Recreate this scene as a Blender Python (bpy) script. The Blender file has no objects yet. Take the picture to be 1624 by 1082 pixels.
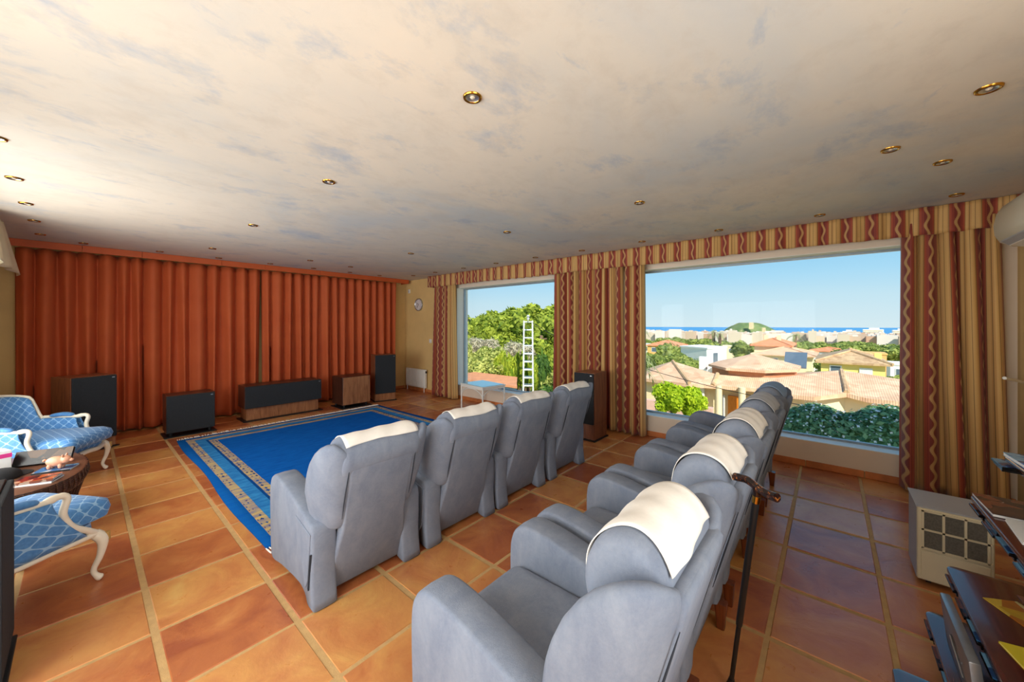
import bpy, bmesh, math, random
import numpy as np
from mathutils import Vector, Matrix
random.seed(7)
scn = bpy.context.scene
COL = scn.collection
PI = math.pi

# ------------------------------------------------------------------ camera
cam_d = bpy.data.cameras.new('camera')
cam_d.sensor_width = 36.0
cam_d.lens = 585.83 / 1624 * 36.0
cam_d.shift_y = -25.83 / 1624
cam_d.clip_start = 0.05
cam_d.clip_end = 20000
cam = bpy.data.objects.new('camera', cam_d)
COL.objects.link(cam)
cam.location = (0, 0, 1.5)
cam.rotation_euler = (PI / 2, 0, math.radians(-49.32287))
scn.camera = cam

# ------------------------------------------------------------------ sky, sun, added fill lamps, exposure
SUN_DIR = Vector((0.52, 0.58, -0.63)).normalized()
world = bpy.data.worlds.new('sky')
scn.world = world
world.use_nodes = True
wn = world.node_tree.nodes
wl = world.node_tree.links
# clear Mediterranean sky: pale at the horizon, deeper blue upward, the same all round
wtc = wn.new('ShaderNodeTexCoord'); wsep = wn.new('ShaderNodeSeparateXYZ'); wramp = wn.new('ShaderNodeValToRGB')
wl.new(wtc.outputs['Generated'], wsep.inputs[0]); wl.new(wsep.outputs[2], wramp.inputs[0])
for k_, (p_, c_) in enumerate(((0.0, (0.64, 0.77, 0.82, 1)), (0.06, (0.53, 0.73, 0.83, 1)), (0.11, (0.38, 0.66, 0.85, 1)), (0.19, (0.22, 0.54, 0.81, 1)), (0.55, (0.13, 0.40, 0.72, 1)), (1.0, (0.08, 0.28, 0.60, 1)))):
    e_ = wramp.color_ramp.elements
    if k_ >= len(e_): e_.new(p_)
    e_[k_].position = p_; e_[k_].color = c_
wl.new(wramp.outputs[0], wn['Background'].inputs['Color'])
wn['Background'].inputs['Strength'].default_value = 1.12

sun_d = bpy.data.lights.new('sun', 'SUN')
sun_d.energy = 6.2
sun_d.angle = 0.012
sun_d.color = (1.0, 0.93, 0.80)
sun = bpy.data.objects.new('sun', sun_d)
COL.objects.link(sun)
sun.rotation_euler = SUN_DIR.to_track_quat('-Z', 'Y').to_euler()

def fill_lamp(name, loc, rot, sx, sy, watts, col):
    d = bpy.data.lights.new(name, 'AREA')
    d.shape = 'RECTANGLE'; d.size = sx; d.size_y = sy
    d.energy = watts; d.color = col
    o = bpy.data.objects.new(name, d)
    COL.objects.link(o)
    o.location = loc; o.rotation_euler = rot
    return o
# added area lamps outside the unseen left and back windows, standing in for daylight
fill_lamp('fill_lamp_left_near', (-1.06, 1.35, 1.2), (0, -PI / 2, 0), 1.8, 2.3, 82, (1.0, 0.97, 0.925))
fill_lamp('fill_lamp_left_far', (-1.06, 4.3, 1.2), (0, -PI / 2, 0), 1.8, 2.3, 100, (1.0, 0.97, 0.925))
fill_lamp('fill_lamp_back', (0.55, -1.5, 1.3), (PI / 2, 0, 0), 1.9, 1.8, 78, (1.0, 0.97, 0.925))

scn.view_settings.view_transform = 'Standard'
scn.view_settings.look = 'None'
scn.view_settings.gamma = 1
scn.view_settings.use_curve_mapping = False
scn.view_settings.exposure = 0.0

# ------------------------------------------------------------------ room numbers
XL, XR, YB, YF, ZC = -0.72, 5.0, -1.17, 7.65, 2.53     # left, window wall, wall behind, red-curtain wall, ceiling

# ------------------------------------------------------------------ helpers: materials
def srgb(r, g, b):
    f = lambda c: (c / 255 / 12.92) if c / 255 <= 0.04045 else ((c / 255 + 0.055) / 1.055) ** 2.4
    return (f(r), f(g), f(b), 1)

class NT:
    def __init__(s, name):
        s.m = bpy.data.materials.new(name); s.m.use_nodes = True
        s.t = s.m.node_tree; s.n = s.t.nodes; s.l = s.t.links
        s.b = s.n['Principled BSDF']; s.out = s.n['Material Output']
    def new(s, kind, **kw):
        nd = s.n.new(kind)
        for k, v in kw.items(): setattr(nd, k, v)
        return nd
    def put(s, sock, v):
        if hasattr(v, 'is_output') or isinstance(v, bpy.types.NodeSocket): s.l.new(v, sock)
        else: sock.default_value = v
    def math(s, op, a, b=None, c=None):
        nd = s.new('ShaderNodeMath', operation=op)
        s.put(nd.inputs[0], a)
        if b is not None: s.put(nd.inputs[1], b)
        if c is not None: s.put(nd.inputs[2], c)
        return nd.outputs[0]
    def mix(s, f, a, b, blend='MIX'):
        nd = s.new('ShaderNodeMix', data_type='RGBA', blend_type=blend)
        s.put(nd.inputs[0], f); s.put(nd.inputs[6], a); s.put(nd.inputs[7], b)
        return nd.outputs[2]
    def coord(s, which='Object', scale=(1, 1, 1), loc=None):
        tc = s.new('ShaderNodeTexCoord'); mp = s.new('ShaderNodeMapping')
        s.l.new(tc.outputs[which], mp.inputs[0]); mp.inputs['Scale'].default_value = scale
        if loc is not None: s.put(mp.inputs['Location'], loc)
        return mp.outputs[0]
    def noise(s, vec, scale=5, detail=4, rough=0.55, dist=0):
        nd = s.new('ShaderNodeTexNoise')
        if vec is not None: s.l.new(vec, nd.inputs['Vector'])
        nd.inputs['Scale'].default_value = scale; nd.inputs['Detail'].default_value = detail
        nd.inputs['Roughness'].default_value = rough; nd.inputs['Distortion'].default_value = dist
        return nd.outputs[0]
    def ramp(s, fac, stops, interp='LINEAR'):
        nd = s.new('ShaderNodeValToRGB'); nd.color_ramp.interpolation = interp
        e = nd.color_ramp.elements
        while len(e) < len(stops): e.new(0.5)
        for i, (p, c) in enumerate(stops): e[i].position = p; e[i].color = c
        s.l.new(fac, nd.inputs[0])
        return nd.outputs[0]
    def bump(s, h, strength=0.2, dist=0.01):
        nd = s.new('ShaderNodeBump'); nd.inputs['Strength'].default_value = strength
        nd.inputs['Distance'].default_value = dist
        s.l.new(h, nd.inputs['Height']); s.l.new(nd.outputs[0], s.b.inputs['Normal'])
    def col(s, v): s.put(s.b.inputs['Base Color'], v)
    def rough(s, v): s.put(s.b.inputs['Roughness'], v)
    def spec(s, v): s.b.inputs['Specular IOR Level'].default_value = v
    def metal(s, v): s.b.inputs['Metallic'].default_value = v

def plain(name, rgb, rough=0.5, var=0.08, scale=8, bump=0.0, bscale=60, metal=0.0, spec=0.5, bdist=0.004):
    t = NT(name); c = t.coord('Object')
    n = t.noise(c, scale, 4)
    lo = tuple(max(0, x * (1 - var)) for x in rgb[:3]) + (1,)
    hi = tuple(min(1, x * (1 + var)) for x in rgb[:3]) + (1,)
    t.col(t.ramp(n, [(0.3, lo), (0.7, hi)])); t.rough(rough); t.metal(metal); t.spec(spec)
    if bump: t.bump(t.noise(c, bscale, 3), bump, bdist)
    return t.m

def wood(name, dark, light, axis='z', scale=1.0, rough=0.35, coat=0.0):
    t = NT(name)
    sc = {'x': (1.5, 14, 14), 'y': (14, 1.5, 14), 'z': (14, 14, 1.5)}[axis]
    c = t.coord('Object', tuple(v * scale for v in sc))
    n = t.noise(c, 3, 6, 0.6, 0.6)
    t.col(t.ramp(n, [(0.3, dark), (0.5, tuple((a + b) / 2 for a, b in zip(dark, light))), (0.72, light)]))
    t.rough(rough); t.b.inputs['Coat Weight'].default_value = coat; t.b.inputs['Coat Roughness'].default_value = 0.1
    t.bump(n, 0.08, 0.003)
    return t.m

M = {}
# floor tile: each tile its own tone (random per object), cloudy clay, waxed
t = NT('terracotta_tile')
oi = t.new('ShaderNodeObjectInfo')
tc = t.new('ShaderNodeTexCoord'); va = t.new('ShaderNodeVectorMath', operation='ADD')
sc_ = t.new('ShaderNodeVectorMath', operation='SCALE'); cb = t.new('ShaderNodeCombineXYZ')
for i in range(3): t.l.new(oi.outputs['Random'], cb.inputs[i])
t.l.new(cb.outputs[0], sc_.inputs[0]); sc_.inputs['Scale'].default_value = 97.0
t.l.new(tc.outputs['Object'], va.inputs[0]); t.l.new(sc_.outputs[0], va.inputs[1])
n1 = t.noise(va.outputs[0], 3.2, 5, 0.6, 0.8); n2 = t.noise(va.outputs[0], 14, 5, 0.65)
tone = t.math('ADD', t.math('ADD', 0.06, t.math('MULTIPLY', oi.outputs['Random'], 0.66)), t.math('MULTIPLY', t.math('SUBTRACT', n1, 0.5), 1.5))
c_ = t.ramp(tone, [(0.0, srgb(166, 88, 54)), (0.28, srgb(194, 116, 66)), (0.52, srgb(210, 140, 80)), (0.8, srgb(222, 160, 90)), (1.0, srgb(230, 182, 104))])
t.col(t.mix(t.math('MULTIPLY', n2, 0.25), c_, srgb(150, 80, 55)))
t.rough(t.math('ADD', t.math('MULTIPLY', n2, 0.22), 0.20)); t.spec(0.55)
t.bump(t.math('ADD', t.math('MULTIPLY', n1, 0.8), t.math('MULTIPLY', n2, 0.25)), 0.45, 0.012)
M['tile'] = t.m
M['grout'] = plain('sand_grout', srgb(198, 158, 104), 0.85, 0.1, 20, 0.3, 150)
# ceiling: mural of pale clouds, cream with grey-blue scrapes
t = NT('cloud_mural')
c = t.coord('Object', (1, 1.25, 1))
big = t.noise(c, 0.55, 5, 0.6, 0.6); mid = t.noise(c, 1.9, 10, 0.70, 0.25); fine = t.noise(c, 11, 7, 0.72, 0.4)
base = t.ramp(big, [(0.32, srgb(196, 198, 198)), (0.5, srgb(216, 207, 194)), (0.68, srgb(226, 213, 196))])
scr = t.math('MULTIPLY', t.math('SMOOTH_MIN', t.math('MAXIMUM', t.math('MULTIPLY', t.math('SUBTRACT', mid, 0.545), 7.0), 0.0), 1.0, 0.1), t.math('ADD', fine, 0.05))
base = t.mix(scr, base, srgb(150, 168, 190))
strk = t.math('MULTIPLY', t.math('MAXIMUM', t.math('SUBTRACT', t.noise(t.coord('Object', (0.8, 1.7, 1)), 2.6, 10, 0.72, 0.3), 0.60), 0.0), 4.5)
base = t.mix(t.math('MINIMUM', strk, 0.7), base, srgb(146, 166, 192))
base = t.mix(t.math('MULTIPLY', t.math('MAXIMUM', t.math('SUBTRACT', t.noise(c, 4.5, 8, 0.7, 0.3), 0.48), 0.0), 1.6), base, srgb(192, 180, 166))
t.col(base); t.rough(0.75); t.bump(fine, 0.12, 0.01)
M['ceiling'] = t.m
M['wall_yellow'] = plain('yellow_plaster', srgb(226, 190, 126), 0.8, 0.05, 3, 0.12, 40)
M['wall_cream'] = plain('cream_plaster', srgb(232, 214, 194), 0.8, 0.03, 3, 0.10, 40)
M['reveal'] = plain('white_paint', srgb(240, 236, 228), 0.6, 0.02, 4)
M['skirting'] = plain('terracotta_skirting', srgb(202, 120, 66), 0.45, 0.25, 6, 0.2, 30)
M['alu'] = plain('grey_window_frame', srgb(150, 165, 178), 0.35, 0.04, 10, metal=0.3)
# glass
t = NT('window_glass')
gl = t.new('ShaderNodeBsdfGlossy'); gl.inputs['Roughness'].default_value = 0.02
tr = t.new('ShaderNodeBsdfTransparent'); tr.inputs[0].default_value = (0.97, 0.985, 0.985, 1)
fr = t.new('ShaderNodeFresnel'); fr.inputs[0].default_value = 1.35
mx = t.new('ShaderNodeMixShader'); t.l.new(t.math('MULTIPLY', fr.outputs[0], 0.16), mx.inputs[0]); t.l.new(tr.outputs[0], mx.inputs[1]); t.l.new(gl.outputs[0], mx.inputs[2])
t.l.new(mx.outputs[0], t.out.inputs[0]); M['glass'] = t.m
# red curtain
t = NT('rust_red_velvet'); c = t.coord('Object')
n = t.noise(c, 2.2, 4); f = t.noise(t.coord('Object', (160, 160, 40)), 4, 2)
t.col(t.mix(t.math('MULTIPLY', f, 0.3), t.ramp(n, [(0.3, srgb(194, 86, 40)), (0.7, srgb(206, 98, 48))]), srgb(158, 62, 30)))
t.rough(0.75); t.b.inputs['Sheen Weight'].default_value = 0.1; t.b.inputs['Sheen Tint'].default_value = srgb(230, 140, 100); t.bump(f, 0.15, 0.002)
M['red'] = t.m
M['red_pelmet'] = plain('rust_red_pelmet', srgb(196, 88, 38), 0.6, 0.06, 5, 0.1, 200)
# striped curtain, u in metres across the cloth, v in metres up
t = NT('striped_vine_fabric')
uv = t.new('ShaderNodeUVMap'); sx = t.new('ShaderNodeSeparateXYZ'); t.l.new(uv.outputs[0], sx.inputs[0])
u = t.math('FRACT', t.math('DIVIDE', sx.outputs[0], 0.20)); v = sx.outputs[1]
TAN, TAN2, OL = srgb(214, 170, 104), srgb(198, 150, 88), srgb(122, 92, 52)
RED, MAR, ORA = srgb(160, 66, 46), srgb(124, 42, 38), srgb(176, 88, 50)
stripe = t.ramp(u, [(0.0, ORA), (0.035, RED), (0.09, MAR), (0.115, RED), (0.14, MAR), (0.36, RED), (0.385, MAR), (0.41, RED), (0.47, ORA), (0.50, OL), (0.515, TAN), (0.60, TAN2), (0.635, OL), (0.655, TAN2), (0.70, TAN), (0.80, OL), (0.815, TAN), (0.93, TAN2), (0.975, OL)], 'CONSTANT')
wv = t.math('ADD', 0.25, t.math('MULTIPLY', t.math('SINE', t.math('MULTIPLY', v, 2 * PI / 0.150)), 0.058))
dw = t.math('ABSOLUTE', t.math('SUBTRACT', u, wv))
rag = t.math('MULTIPLY', t.math('SINE', t.math('MULTIPLY', v, 2 * PI / 0.012)), 0.012)
vine = t.math('LESS_THAN', dw, t.math('ADD', 0.050, rag))
cc = t.mix(vine, stripe, srgb(196, 152, 96))
wvn = t.noise(t.coord('Object', (90, 90, 90)), 6, 2)
t.col(t.mix(t.math('MULTIPLY', wvn, 0.22), cc, srgb(110, 70, 40))); t.rough(0.7)
t.b.inputs['Sheen Weight'].default_value = 0.15; t.bump(wvn, 0.1, 0.002)
M['stripe'] = t.m
M['swag'] = plain('cream_swag', srgb(228, 218, 184), 0.75, 0.05, 6, 0.1, 120)
# recliner fabric: fine blue-grey cord
t = NT('blue_grey_corduroy'); c = t.coord('Object')
n = t.noise(t.coord('Object', (1, 1, 0.6)), 9, 7, 0.68, 0.4); f = t.noise(t.coord('Object', (60, 60, 240)), 5, 3, 0.6); g = t.noise(c, 90, 3, 0.7)
k = t.ramp(n, [(0.34, srgb(112, 122, 142)), (0.66, srgb(139, 147, 162))])
k = t.mix(t.math('MULTIPLY', f, 0.45), k, srgb(86, 98, 120)); k = t.mix(t.math('MULTIPLY', g, 0.25), k, srgb(176, 176, 182))
t.col(k); t.rough(0.85); t.spec(0.2); t.b.inputs['Sheen Weight'].default_value = 0.08; t.b.inputs['Sheen Roughness'].default_value = 0.4
t.bump(t.math('ADD', f, t.math('MULTIPLY', g, 0.5)), 0.35, 0.004)
M['chair'] = t.m
M['slit'] = plain('dark_pocket_lining', srgb(40, 46, 56), 0.9)
M['linen'] = plain('cream_linen', srgb(242, 235, 226), 0.8, 0.04, 14, 0.25, 60)
M['linen_grey'] = plain('cool_lit_grey_linen', srgb(186, 186, 190), 0.8, 0.05, 14, 0.25, 60)  # fourth head cloth: cooler light put into the colour as grey
M['linen_blue'] = plain('cool_lit_blue_linen', srgb(140, 160, 188), 0.8, 0.05, 14, 0.25, 60)  # last head cloth: bluish light put into the colour
M['leg_wood'] = wood('brown_leg_wood', srgb(92, 44, 22), srgb(140, 72, 36))
M['walnut'] = wood('walnut_veneer', srgb(96, 52, 32), srgb(150, 90, 58), 'z', 0.8)
M['walnut_x'] = wood('walnut_front', srgb(120, 72, 44), srgb(176, 118, 78), 'z', 0.8)
M['dark_walnut'] = wood('dark_walnut', srgb(50, 28, 20), srgb(84, 48, 34), 'z', 0.7)
M['grille'] = plain('black_grille_cloth', srgb(32, 35, 40), 0.85, 0.2, 60, 0.3, 500)
M['black'] = plain('black_plastic', srgb(22, 22, 24), 0.45)
M['black_gloss'] = plain('black_lacquer', srgb(14, 13, 14), 0.15)
M['silver'] = plain('silver_metal', srgb(200, 203, 206), 0.3, metal=0.9)
M['brass'] = plain('polished_brass', srgb(196, 148, 62), 0.22, 0.1, 20, metal=1.0)
M['bulb'] = plain('lamp_glass', srgb(205, 190, 170), 0.12, 0.3, 60)
M['white'] = plain('white_enamel', srgb(238, 234, 226), 0.35, 0.03, 6)
M['cream_wood'] = plain('cream_painted_wood', srgb(240, 228, 206), 0.35, 0.06, 12, 0.1, 40)
M['gilt'] = plain('worn_gilt', srgb(190, 150, 84), 0.4, 0.2, 30)
# damask
t = NT('blue_lattice_damask')
uv = t.new('ShaderNodeUVMap'); sx = t.new('ShaderNodeSeparateXYZ'); t.l.new(uv.outputs[0], sx.inputs[0])
k = 2 * PI / 0.074
a = t.math('COSINE', t.math('MULTIPLY', sx.outputs[0], k)); b_ = t.math('COSINE', t.math('MULTIPLY', sx.outputs[1], k))
lat = t.math('ADD', t.math('ADD', a, b_), t.math('MULTIPLY', t.math('MULTIPLY', a, b_), 0.0))
line = t.math('LESS_THAN', t.math('ABSOLUTE', lat), 0.24)
n = t.noise(t.coord('Object'), 60, 2)
cc = t.mix(line, t.ramp(n, [(0.3, srgb(64, 122, 182)), (0.7, srgb(84, 142, 198))]), srgb(146, 186, 220))
t.col(cc); t.rough(t.mix(line, (0.6, 0.6, 0.6, 1), (0.35, 0.35, 0.35, 1))); t.b.inputs['Sheen Weight'].default_value = 0.2
M['damask'] = t.m
# wicker
t = NT('dark_wicker'); c = t.coord('Object')
w1 = t.new('ShaderNodeTexWave'); w1.inputs['Scale'].default_value = 26; w1.inputs['Distortion'].default_value = 1.5; t.l.new(c, w1.inputs[0]); w1.bands_direction = 'Z'
t.col(t.ramp(w1.outputs[1], [(0.2, srgb(44, 26, 20)), (0.8, srgb(104, 66, 46))])); t.rough(0.4); t.bump(w1.outputs[1], 0.5, 0.006); M['wicker'] = t.m
# mahogany
t = NT('mahogany_lacquer'); c = t.coord('Object', (3, 24, 24)); n = t.noise(c, 2, 5, 0.6, 0.4)
t.col(t.ramp(n, [(0.3, srgb(62, 22, 16)), (0.7, srgb(92, 36, 24))])); t.rough(0.2); t.b.inputs['Coat Weight'].default_value = 0.4; t.b.inputs['Coat Roughness'].default_value = 0.08
M['mahogany'] = t.m
M['beige_metal'] = plain('beige_sheet_metal', srgb(214, 200, 168), 0.45, 0.04, 5)
M['grey_metal'] = plain('grey_sheet_metal', srgb(168, 168, 172), 0.4, 0.04, 5)
M['mesh'] = plain('dark_air_mesh', srgb(96, 90, 80), 0.7, 0.25, 120, 0.3, 300)
M['ac'] = plain('ivory_plastic', srgb(216, 206, 186), 0.4, 0.03, 4)

# ------------------------------------------------------------------ helpers: geometry
def mesh_of(bm, name, smooth=None):
    bmesh.ops.recalc_face_normals(bm, faces=bm.faces[:])
    me = bpy.data.meshes.new(name)
    bm.to_mesh(me); bm.free()
    if smooth is not None:
        me.polygons.foreach_set('use_smooth', [True] * len(me.polygons))
        if smooth < 179: me.set_sharp_from_angle(angle=math.radians(smooth))
    return me
def link(name, me, mat=None, parent=None, loc=None, rot=None):
    o = bpy.data.objects.new(name, me); COL.objects.link(o)
    if mat is not None and me is not None and len(me.materials) == 0: me.materials.append(M[mat] if isinstance(mat, str) else mat)
    if parent is not None: o.parent = parent
    if loc is not None: o.location = loc
    if rot is not None: o.rotation_euler = rot
    return o
def obj(name, bm, mat, parent=None, smooth=None, loc=None, rot=None):
    return link(name, mesh_of(bm, name, smooth), mat, parent, loc, rot)
def tag(o, label, cat, group=None):
    o['label'] = label; o['category'] = cat
    if group: o['group'] = group
    return o
def thing(name, label, cat, loc=(0, 0, 0), rotz=0, group=None):
    o = bpy.data.objects.new(name, None); COL.objects.link(o); o.empty_display_size = 0.1
    o.location = loc; o.rotation_euler = (0, 0, rotz)
    return tag(o, label, cat, group)
def struct(name, bm, mat, smooth=None, parent=None):
    o = obj(name, bm, mat, parent, smooth); o['kind'] = 'structure'
    return o
def dup(root, loc, rotz, label, group=None):
    r = root.copy(); COL.objects.link(r); r.location = loc; r.rotation_euler = (0, 0, rotz); r['label'] = label
    if group: r['group'] = group
    for ch in list(root.children):
        c2 = ch.copy(); COL.objects.link(c2); c2.parent = r
        for g in list(ch.children):
            d = g.copy(); COL.objects.link(d); d.parent = c2
    return r
def B(): return bmesh.new()
def box(bm, x0, x1, y0, y1, z0, z1, bev=0, seg=2):
    r = bmesh.ops.create_cube(bm, size=1)
    for v in r['verts']:
        v.co = Vector(((x0 + x1) / 2 + v.co.x * (x1 - x0), (y0 + y1) / 2 + v.co.y * (y1 - y0), (z0 + z1) / 2 + v.co.z * (z1 - z0)))
    if bev:
        es = list({e for v in r['verts'] for e in v.link_edges})
        bmesh.ops.bevel(bm, geom=es, offset=bev, segments=seg, profile=0.5, affect='EDGES')
    return bm
def boxb(*a, **k): return box(B(), *a, **k)
def loft(bm, rings, cap=True, closed=True):
    vs = [[bm.verts.new(p) for p in r] for r in rings]
    n = len(rings[0])
    for a, b in zip(vs, vs[1:]):
        for i in range(n if closed else n - 1):
            j = (i + 1) % n
            bm.faces.new((a[i], a[j], b[j], b[i]))
    if cap and closed:
        bm.faces.new(vs[0][::-1]); bm.faces.new(vs[-1])
    return bm
def prism(bm, outline, axis, a0, a1, bev=0, seg=2):
    def P(q, a):
        return (a, q[0], q[1]) if axis == 'x' else (q[0], a, q[1]) if axis == 'y' else (q[0], q[1], a)
    lo = [bm.verts.new(P(q, a0)) for q in outline]; hi = [bm.verts.new(P(q, a1)) for q in outline]
    n = len(outline); fs = [bm.faces.new(lo[::-1]), bm.faces.new(hi)]
    for i in range(n): fs.append(bm.faces.new((lo[i], lo[(i + 1) % n], hi[(i + 1) % n], hi[i])))
    if bev:
        bmesh.ops.recalc_face_normals(bm, faces=fs)
        es = [e for e in fs[0].edges] + [e for e in fs[1].edges]
        bmesh.ops.bevel(bm, geom=es, offset=bev, segments=seg, profile=0.5, affect='EDGES')
    return bm
def tube(bm, pts, rad, n=8, cap=True, flat=1.0):
    pts = [Vector(p) for p in pts]
    if not hasattr(rad, '__len__'): rad = [rad] * len(pts)
    rings = []; up = Vector((0, 0, 1)); prev = None
    for i, p in enumerate(pts):
        d = (pts[min(i + 1, len(pts) - 1)] - pts[max(i - 1, 0)]).normalized()
        if prev is None:
            a = d.cross(up) if abs(d.z) < 0.95 else d.cross(Vector((0, 1, 0)))
        else: a = prev - d * prev.dot(d)
        a.normalize(); prev = a; b = d.cross(a)
        rings.append([p + (a * math.cos(2 * PI * k / n) + b * math.sin(2 * PI * k / n) * flat) * rad[i] for k in range(n)])
    return loft(bm, rings, cap)
def lathe(bm, prof, n=24, c=(0, 0, 0), cap=True):
    rings = [[(c[0] + r * math.cos(2 * PI * k / n), c[1] + r * math.sin(2 * PI * k / n), c[2] + z) for k in range(n)] for r, z in prof]
    return loft(bm, rings, cap)
def spline(pts, n):
    pts = [Vector(p) for p in pts]; out = []
    m = len(pts) - 1
    for i in range(n + 1):
        s = i / n * m; k = min(int(s), m - 1); f = s - k
        p0, p1, p2, p3 = pts[max(k - 1, 0)], pts[k], pts[k + 1], pts[min(k + 2, m)]
        out.append(0.5 * ((2 * p1) + (p2 - p0) * f + (2 * p0 - 5 * p1 + 4 * p2 - p3) * f * f + (3 * p1 - p0 - 3 * p2 + p3) * f ** 3))
    return out
def rrect(cx, cy, hx, hy, r, z, n=4, f=None):
    out = []
    for qx, qy, a0 in ((1, 1, 0), (-1, 1, PI / 2), (-1, -1, PI), (1, -1, 1.5 * PI)):
        for k in range(n + 1):
            a = a0 + PI / 2 * k / n
            x, y = cx + qx * (hx - r) + r * math.cos(a), cy + qy * (hy - r) + r * math.sin(a)
            out.append((x, y, z) if f is None else f(x, y, z))
    return out
def sheet(name, P, UV=None, mat=None, parent=None, thick=0.0, smooth=True):
    """P: array rows x cols x 3"""
    P = np.asarray(P, float); R, Cn = P.shape[:2]
    idx = np.arange(R * Cn).reshape(R, Cn)
    F = np.stack([idx[:-1, :-1], idx[:-1, 1:], idx[1:, 1:], idx[1:, :-1]], -1).reshape(-1, 4)
    me = bpy.data.meshes.new(name); me.from_pydata(P.reshape(-1, 3).tolist(), [], F.tolist())
    if UV is not None:
        ul = me.uv_layers.new(name='UVMap'); U = np.asarray(UV, float).reshape(-1, 2)
        li = np.zeros(len(me.loops), int); me.loops.foreach_get('vertex_index', li)
        ul.data.foreach_set('uv', U[li].ravel())
    if smooth: me.polygons.foreach_set('use_smooth', [True] * len(me.polygons))
    o = link(name, me, mat, parent)
    if thick:
        md = o.modifiers.new('thickness', 'SOLIDIFY'); md.thickness = thick; md.offset = 0
    return o
def subsurf(o, lv=1):
    md = o.modifiers.new('round', 'SUBSURF'); md.levels = lv; md.render_levels = lv
    return o
def snoise(x, seed=0):
    return sum(math.sin(x * f + seed * (1.7 + i) * 2.3) / (i + 1.5) for i, f in enumerate((1.0, 2.17, 3.91)))

# ================================================================== STRUCTURE
# floor: grout bed, every tile a piece
floor = struct('floor', boxb(XL - 0.2, XR + 0.2, YB - 0.2, YF + 0.2, -0.12, -0.004), 'grout')
PXT, PYT, X0T, Y0T = 0.4785, 0.453, 0.232, 0.228
GX, GY = 0.028, 0.020
tile_cache = {}
def tile_mesh(w, h):
    k = (round(w, 4), round(h, 4))
    if k not in tile_cache:
        bm = boxb(-w / 2, w / 2, -h / 2, h / 2, -0.012, 0.0)
        top = [e for e in bm.edges if all(v.co.z > -0.001 for v in e.verts)]
        bmesh.ops.bevel(bm, geom=top, offset=0.004, segments=1, affect='EDGES')
        tile_cache[k] = mesh_of(bm, 'tile')
        tile_cache[k].materials.append(M['tile'])
    return tile_cache[k]
for i in range(-3, 11):
    for j in range(-4, 18):
        x0, x1 = X0T + i * PXT + GX / 2, X0T + (i + 1) * PXT - GX / 2
        y0, y1 = Y0T + j * PYT + GY / 2, Y0T + (j + 1) * PYT - GY / 2
        x0, x1, y0, y1 = max(x0, XL), min(x1, XR), max(y0, YB), min(y1, YF)
        if x1 - x0 < 0.03 or y1 - y0 < 0.03: continue
        o = link('tile', tile_mesh(x1 - x0, y1 - y0), None, floor, ((x0 + x1) / 2, (y0 + y1) / 2, random.uniform(-0.0012, 0.0)))
        o.rotation_euler = (random.uniform(-0.003, 0.003), random.uniform(-0.003, 0.003), random.uniform(-0.004, 0.004))
        o.location.z += 0.0
struct('ceiling', boxb(XL - 0.3, XR + 0.3, YB - 0.3, YF + 0.3, ZC, ZC + 0.15), 'ceiling')
struct('roof', boxb(XL - 2.4, XR + 0.45, YB - 2.6, YF + 0.6, ZC + 0.16, ZC + 0.34), 'reveal')  # unseen slab; deep left and back overhang added to keep the sun out

def wall_with_openings(name, mat, axis, a0, a1, s0, s1, z0, z1, holes):
    """axis: thickness axis; a0..a1 thickness, s0..s1 span, holes: (s0,s1,z0,z1)"""
    bm = B()
    def bx(sa, sb, za, zb):
        if sb - sa < 1e-4 or zb - za < 1e-4: return
        if axis == 'x': box(bm, a0, a1, sa, sb, za, zb)
        else: box(bm, sa, sb, a0, a1, za, zb)
    cur = s0
    for h in sorted(holes):
        bx(cur, h[0], z0, z1); bx(h[0], h[1], z0, h[2]); bx(h[0], h[1], h[3], z1); cur = h[1]
    bx(cur, s1, z0, z1)
    return struct(name, bm, mat)
WZ0, WZ1 = 0.27, 2.25
W1 = (2.92, 5.79); W2 = (-0.82, 2.28)
wall_with_openings('wall_right', 'wall_cream', 'x', XR, XR + 0.3, YB - 0.3, 5.95, -0.12, ZC, [(W1[0], W1[1], WZ0, WZ1), (W2[0], W2[1], WZ0, WZ1)])
struct('wall_corner', boxb(XR, XR + 0.3, 5.95, YF + 0.3, -0.12, ZC), 'wall_yellow')
struct('wall_front', boxb(XL - 0.3, XR, YF, YF + 0.3, -0.12, ZC), 'wall_yellow')
LW = [(0.2, 2.5, 0.3, 2.3), (3.15, 5.45, 0.3, 2.3)]
wall_with_openings('wall_left', 'wall_yellow', 'x', XL - 0.3, XL, YB - 0.3, YF, -0.12, ZC, LW)
wall_with_openings('wall_back', 'wall_yellow', 'y', YB - 0.3, YB, XL, XR, -0.12, ZC, [(-0.35, 1.45, 0.4, 2.2)])

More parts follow.
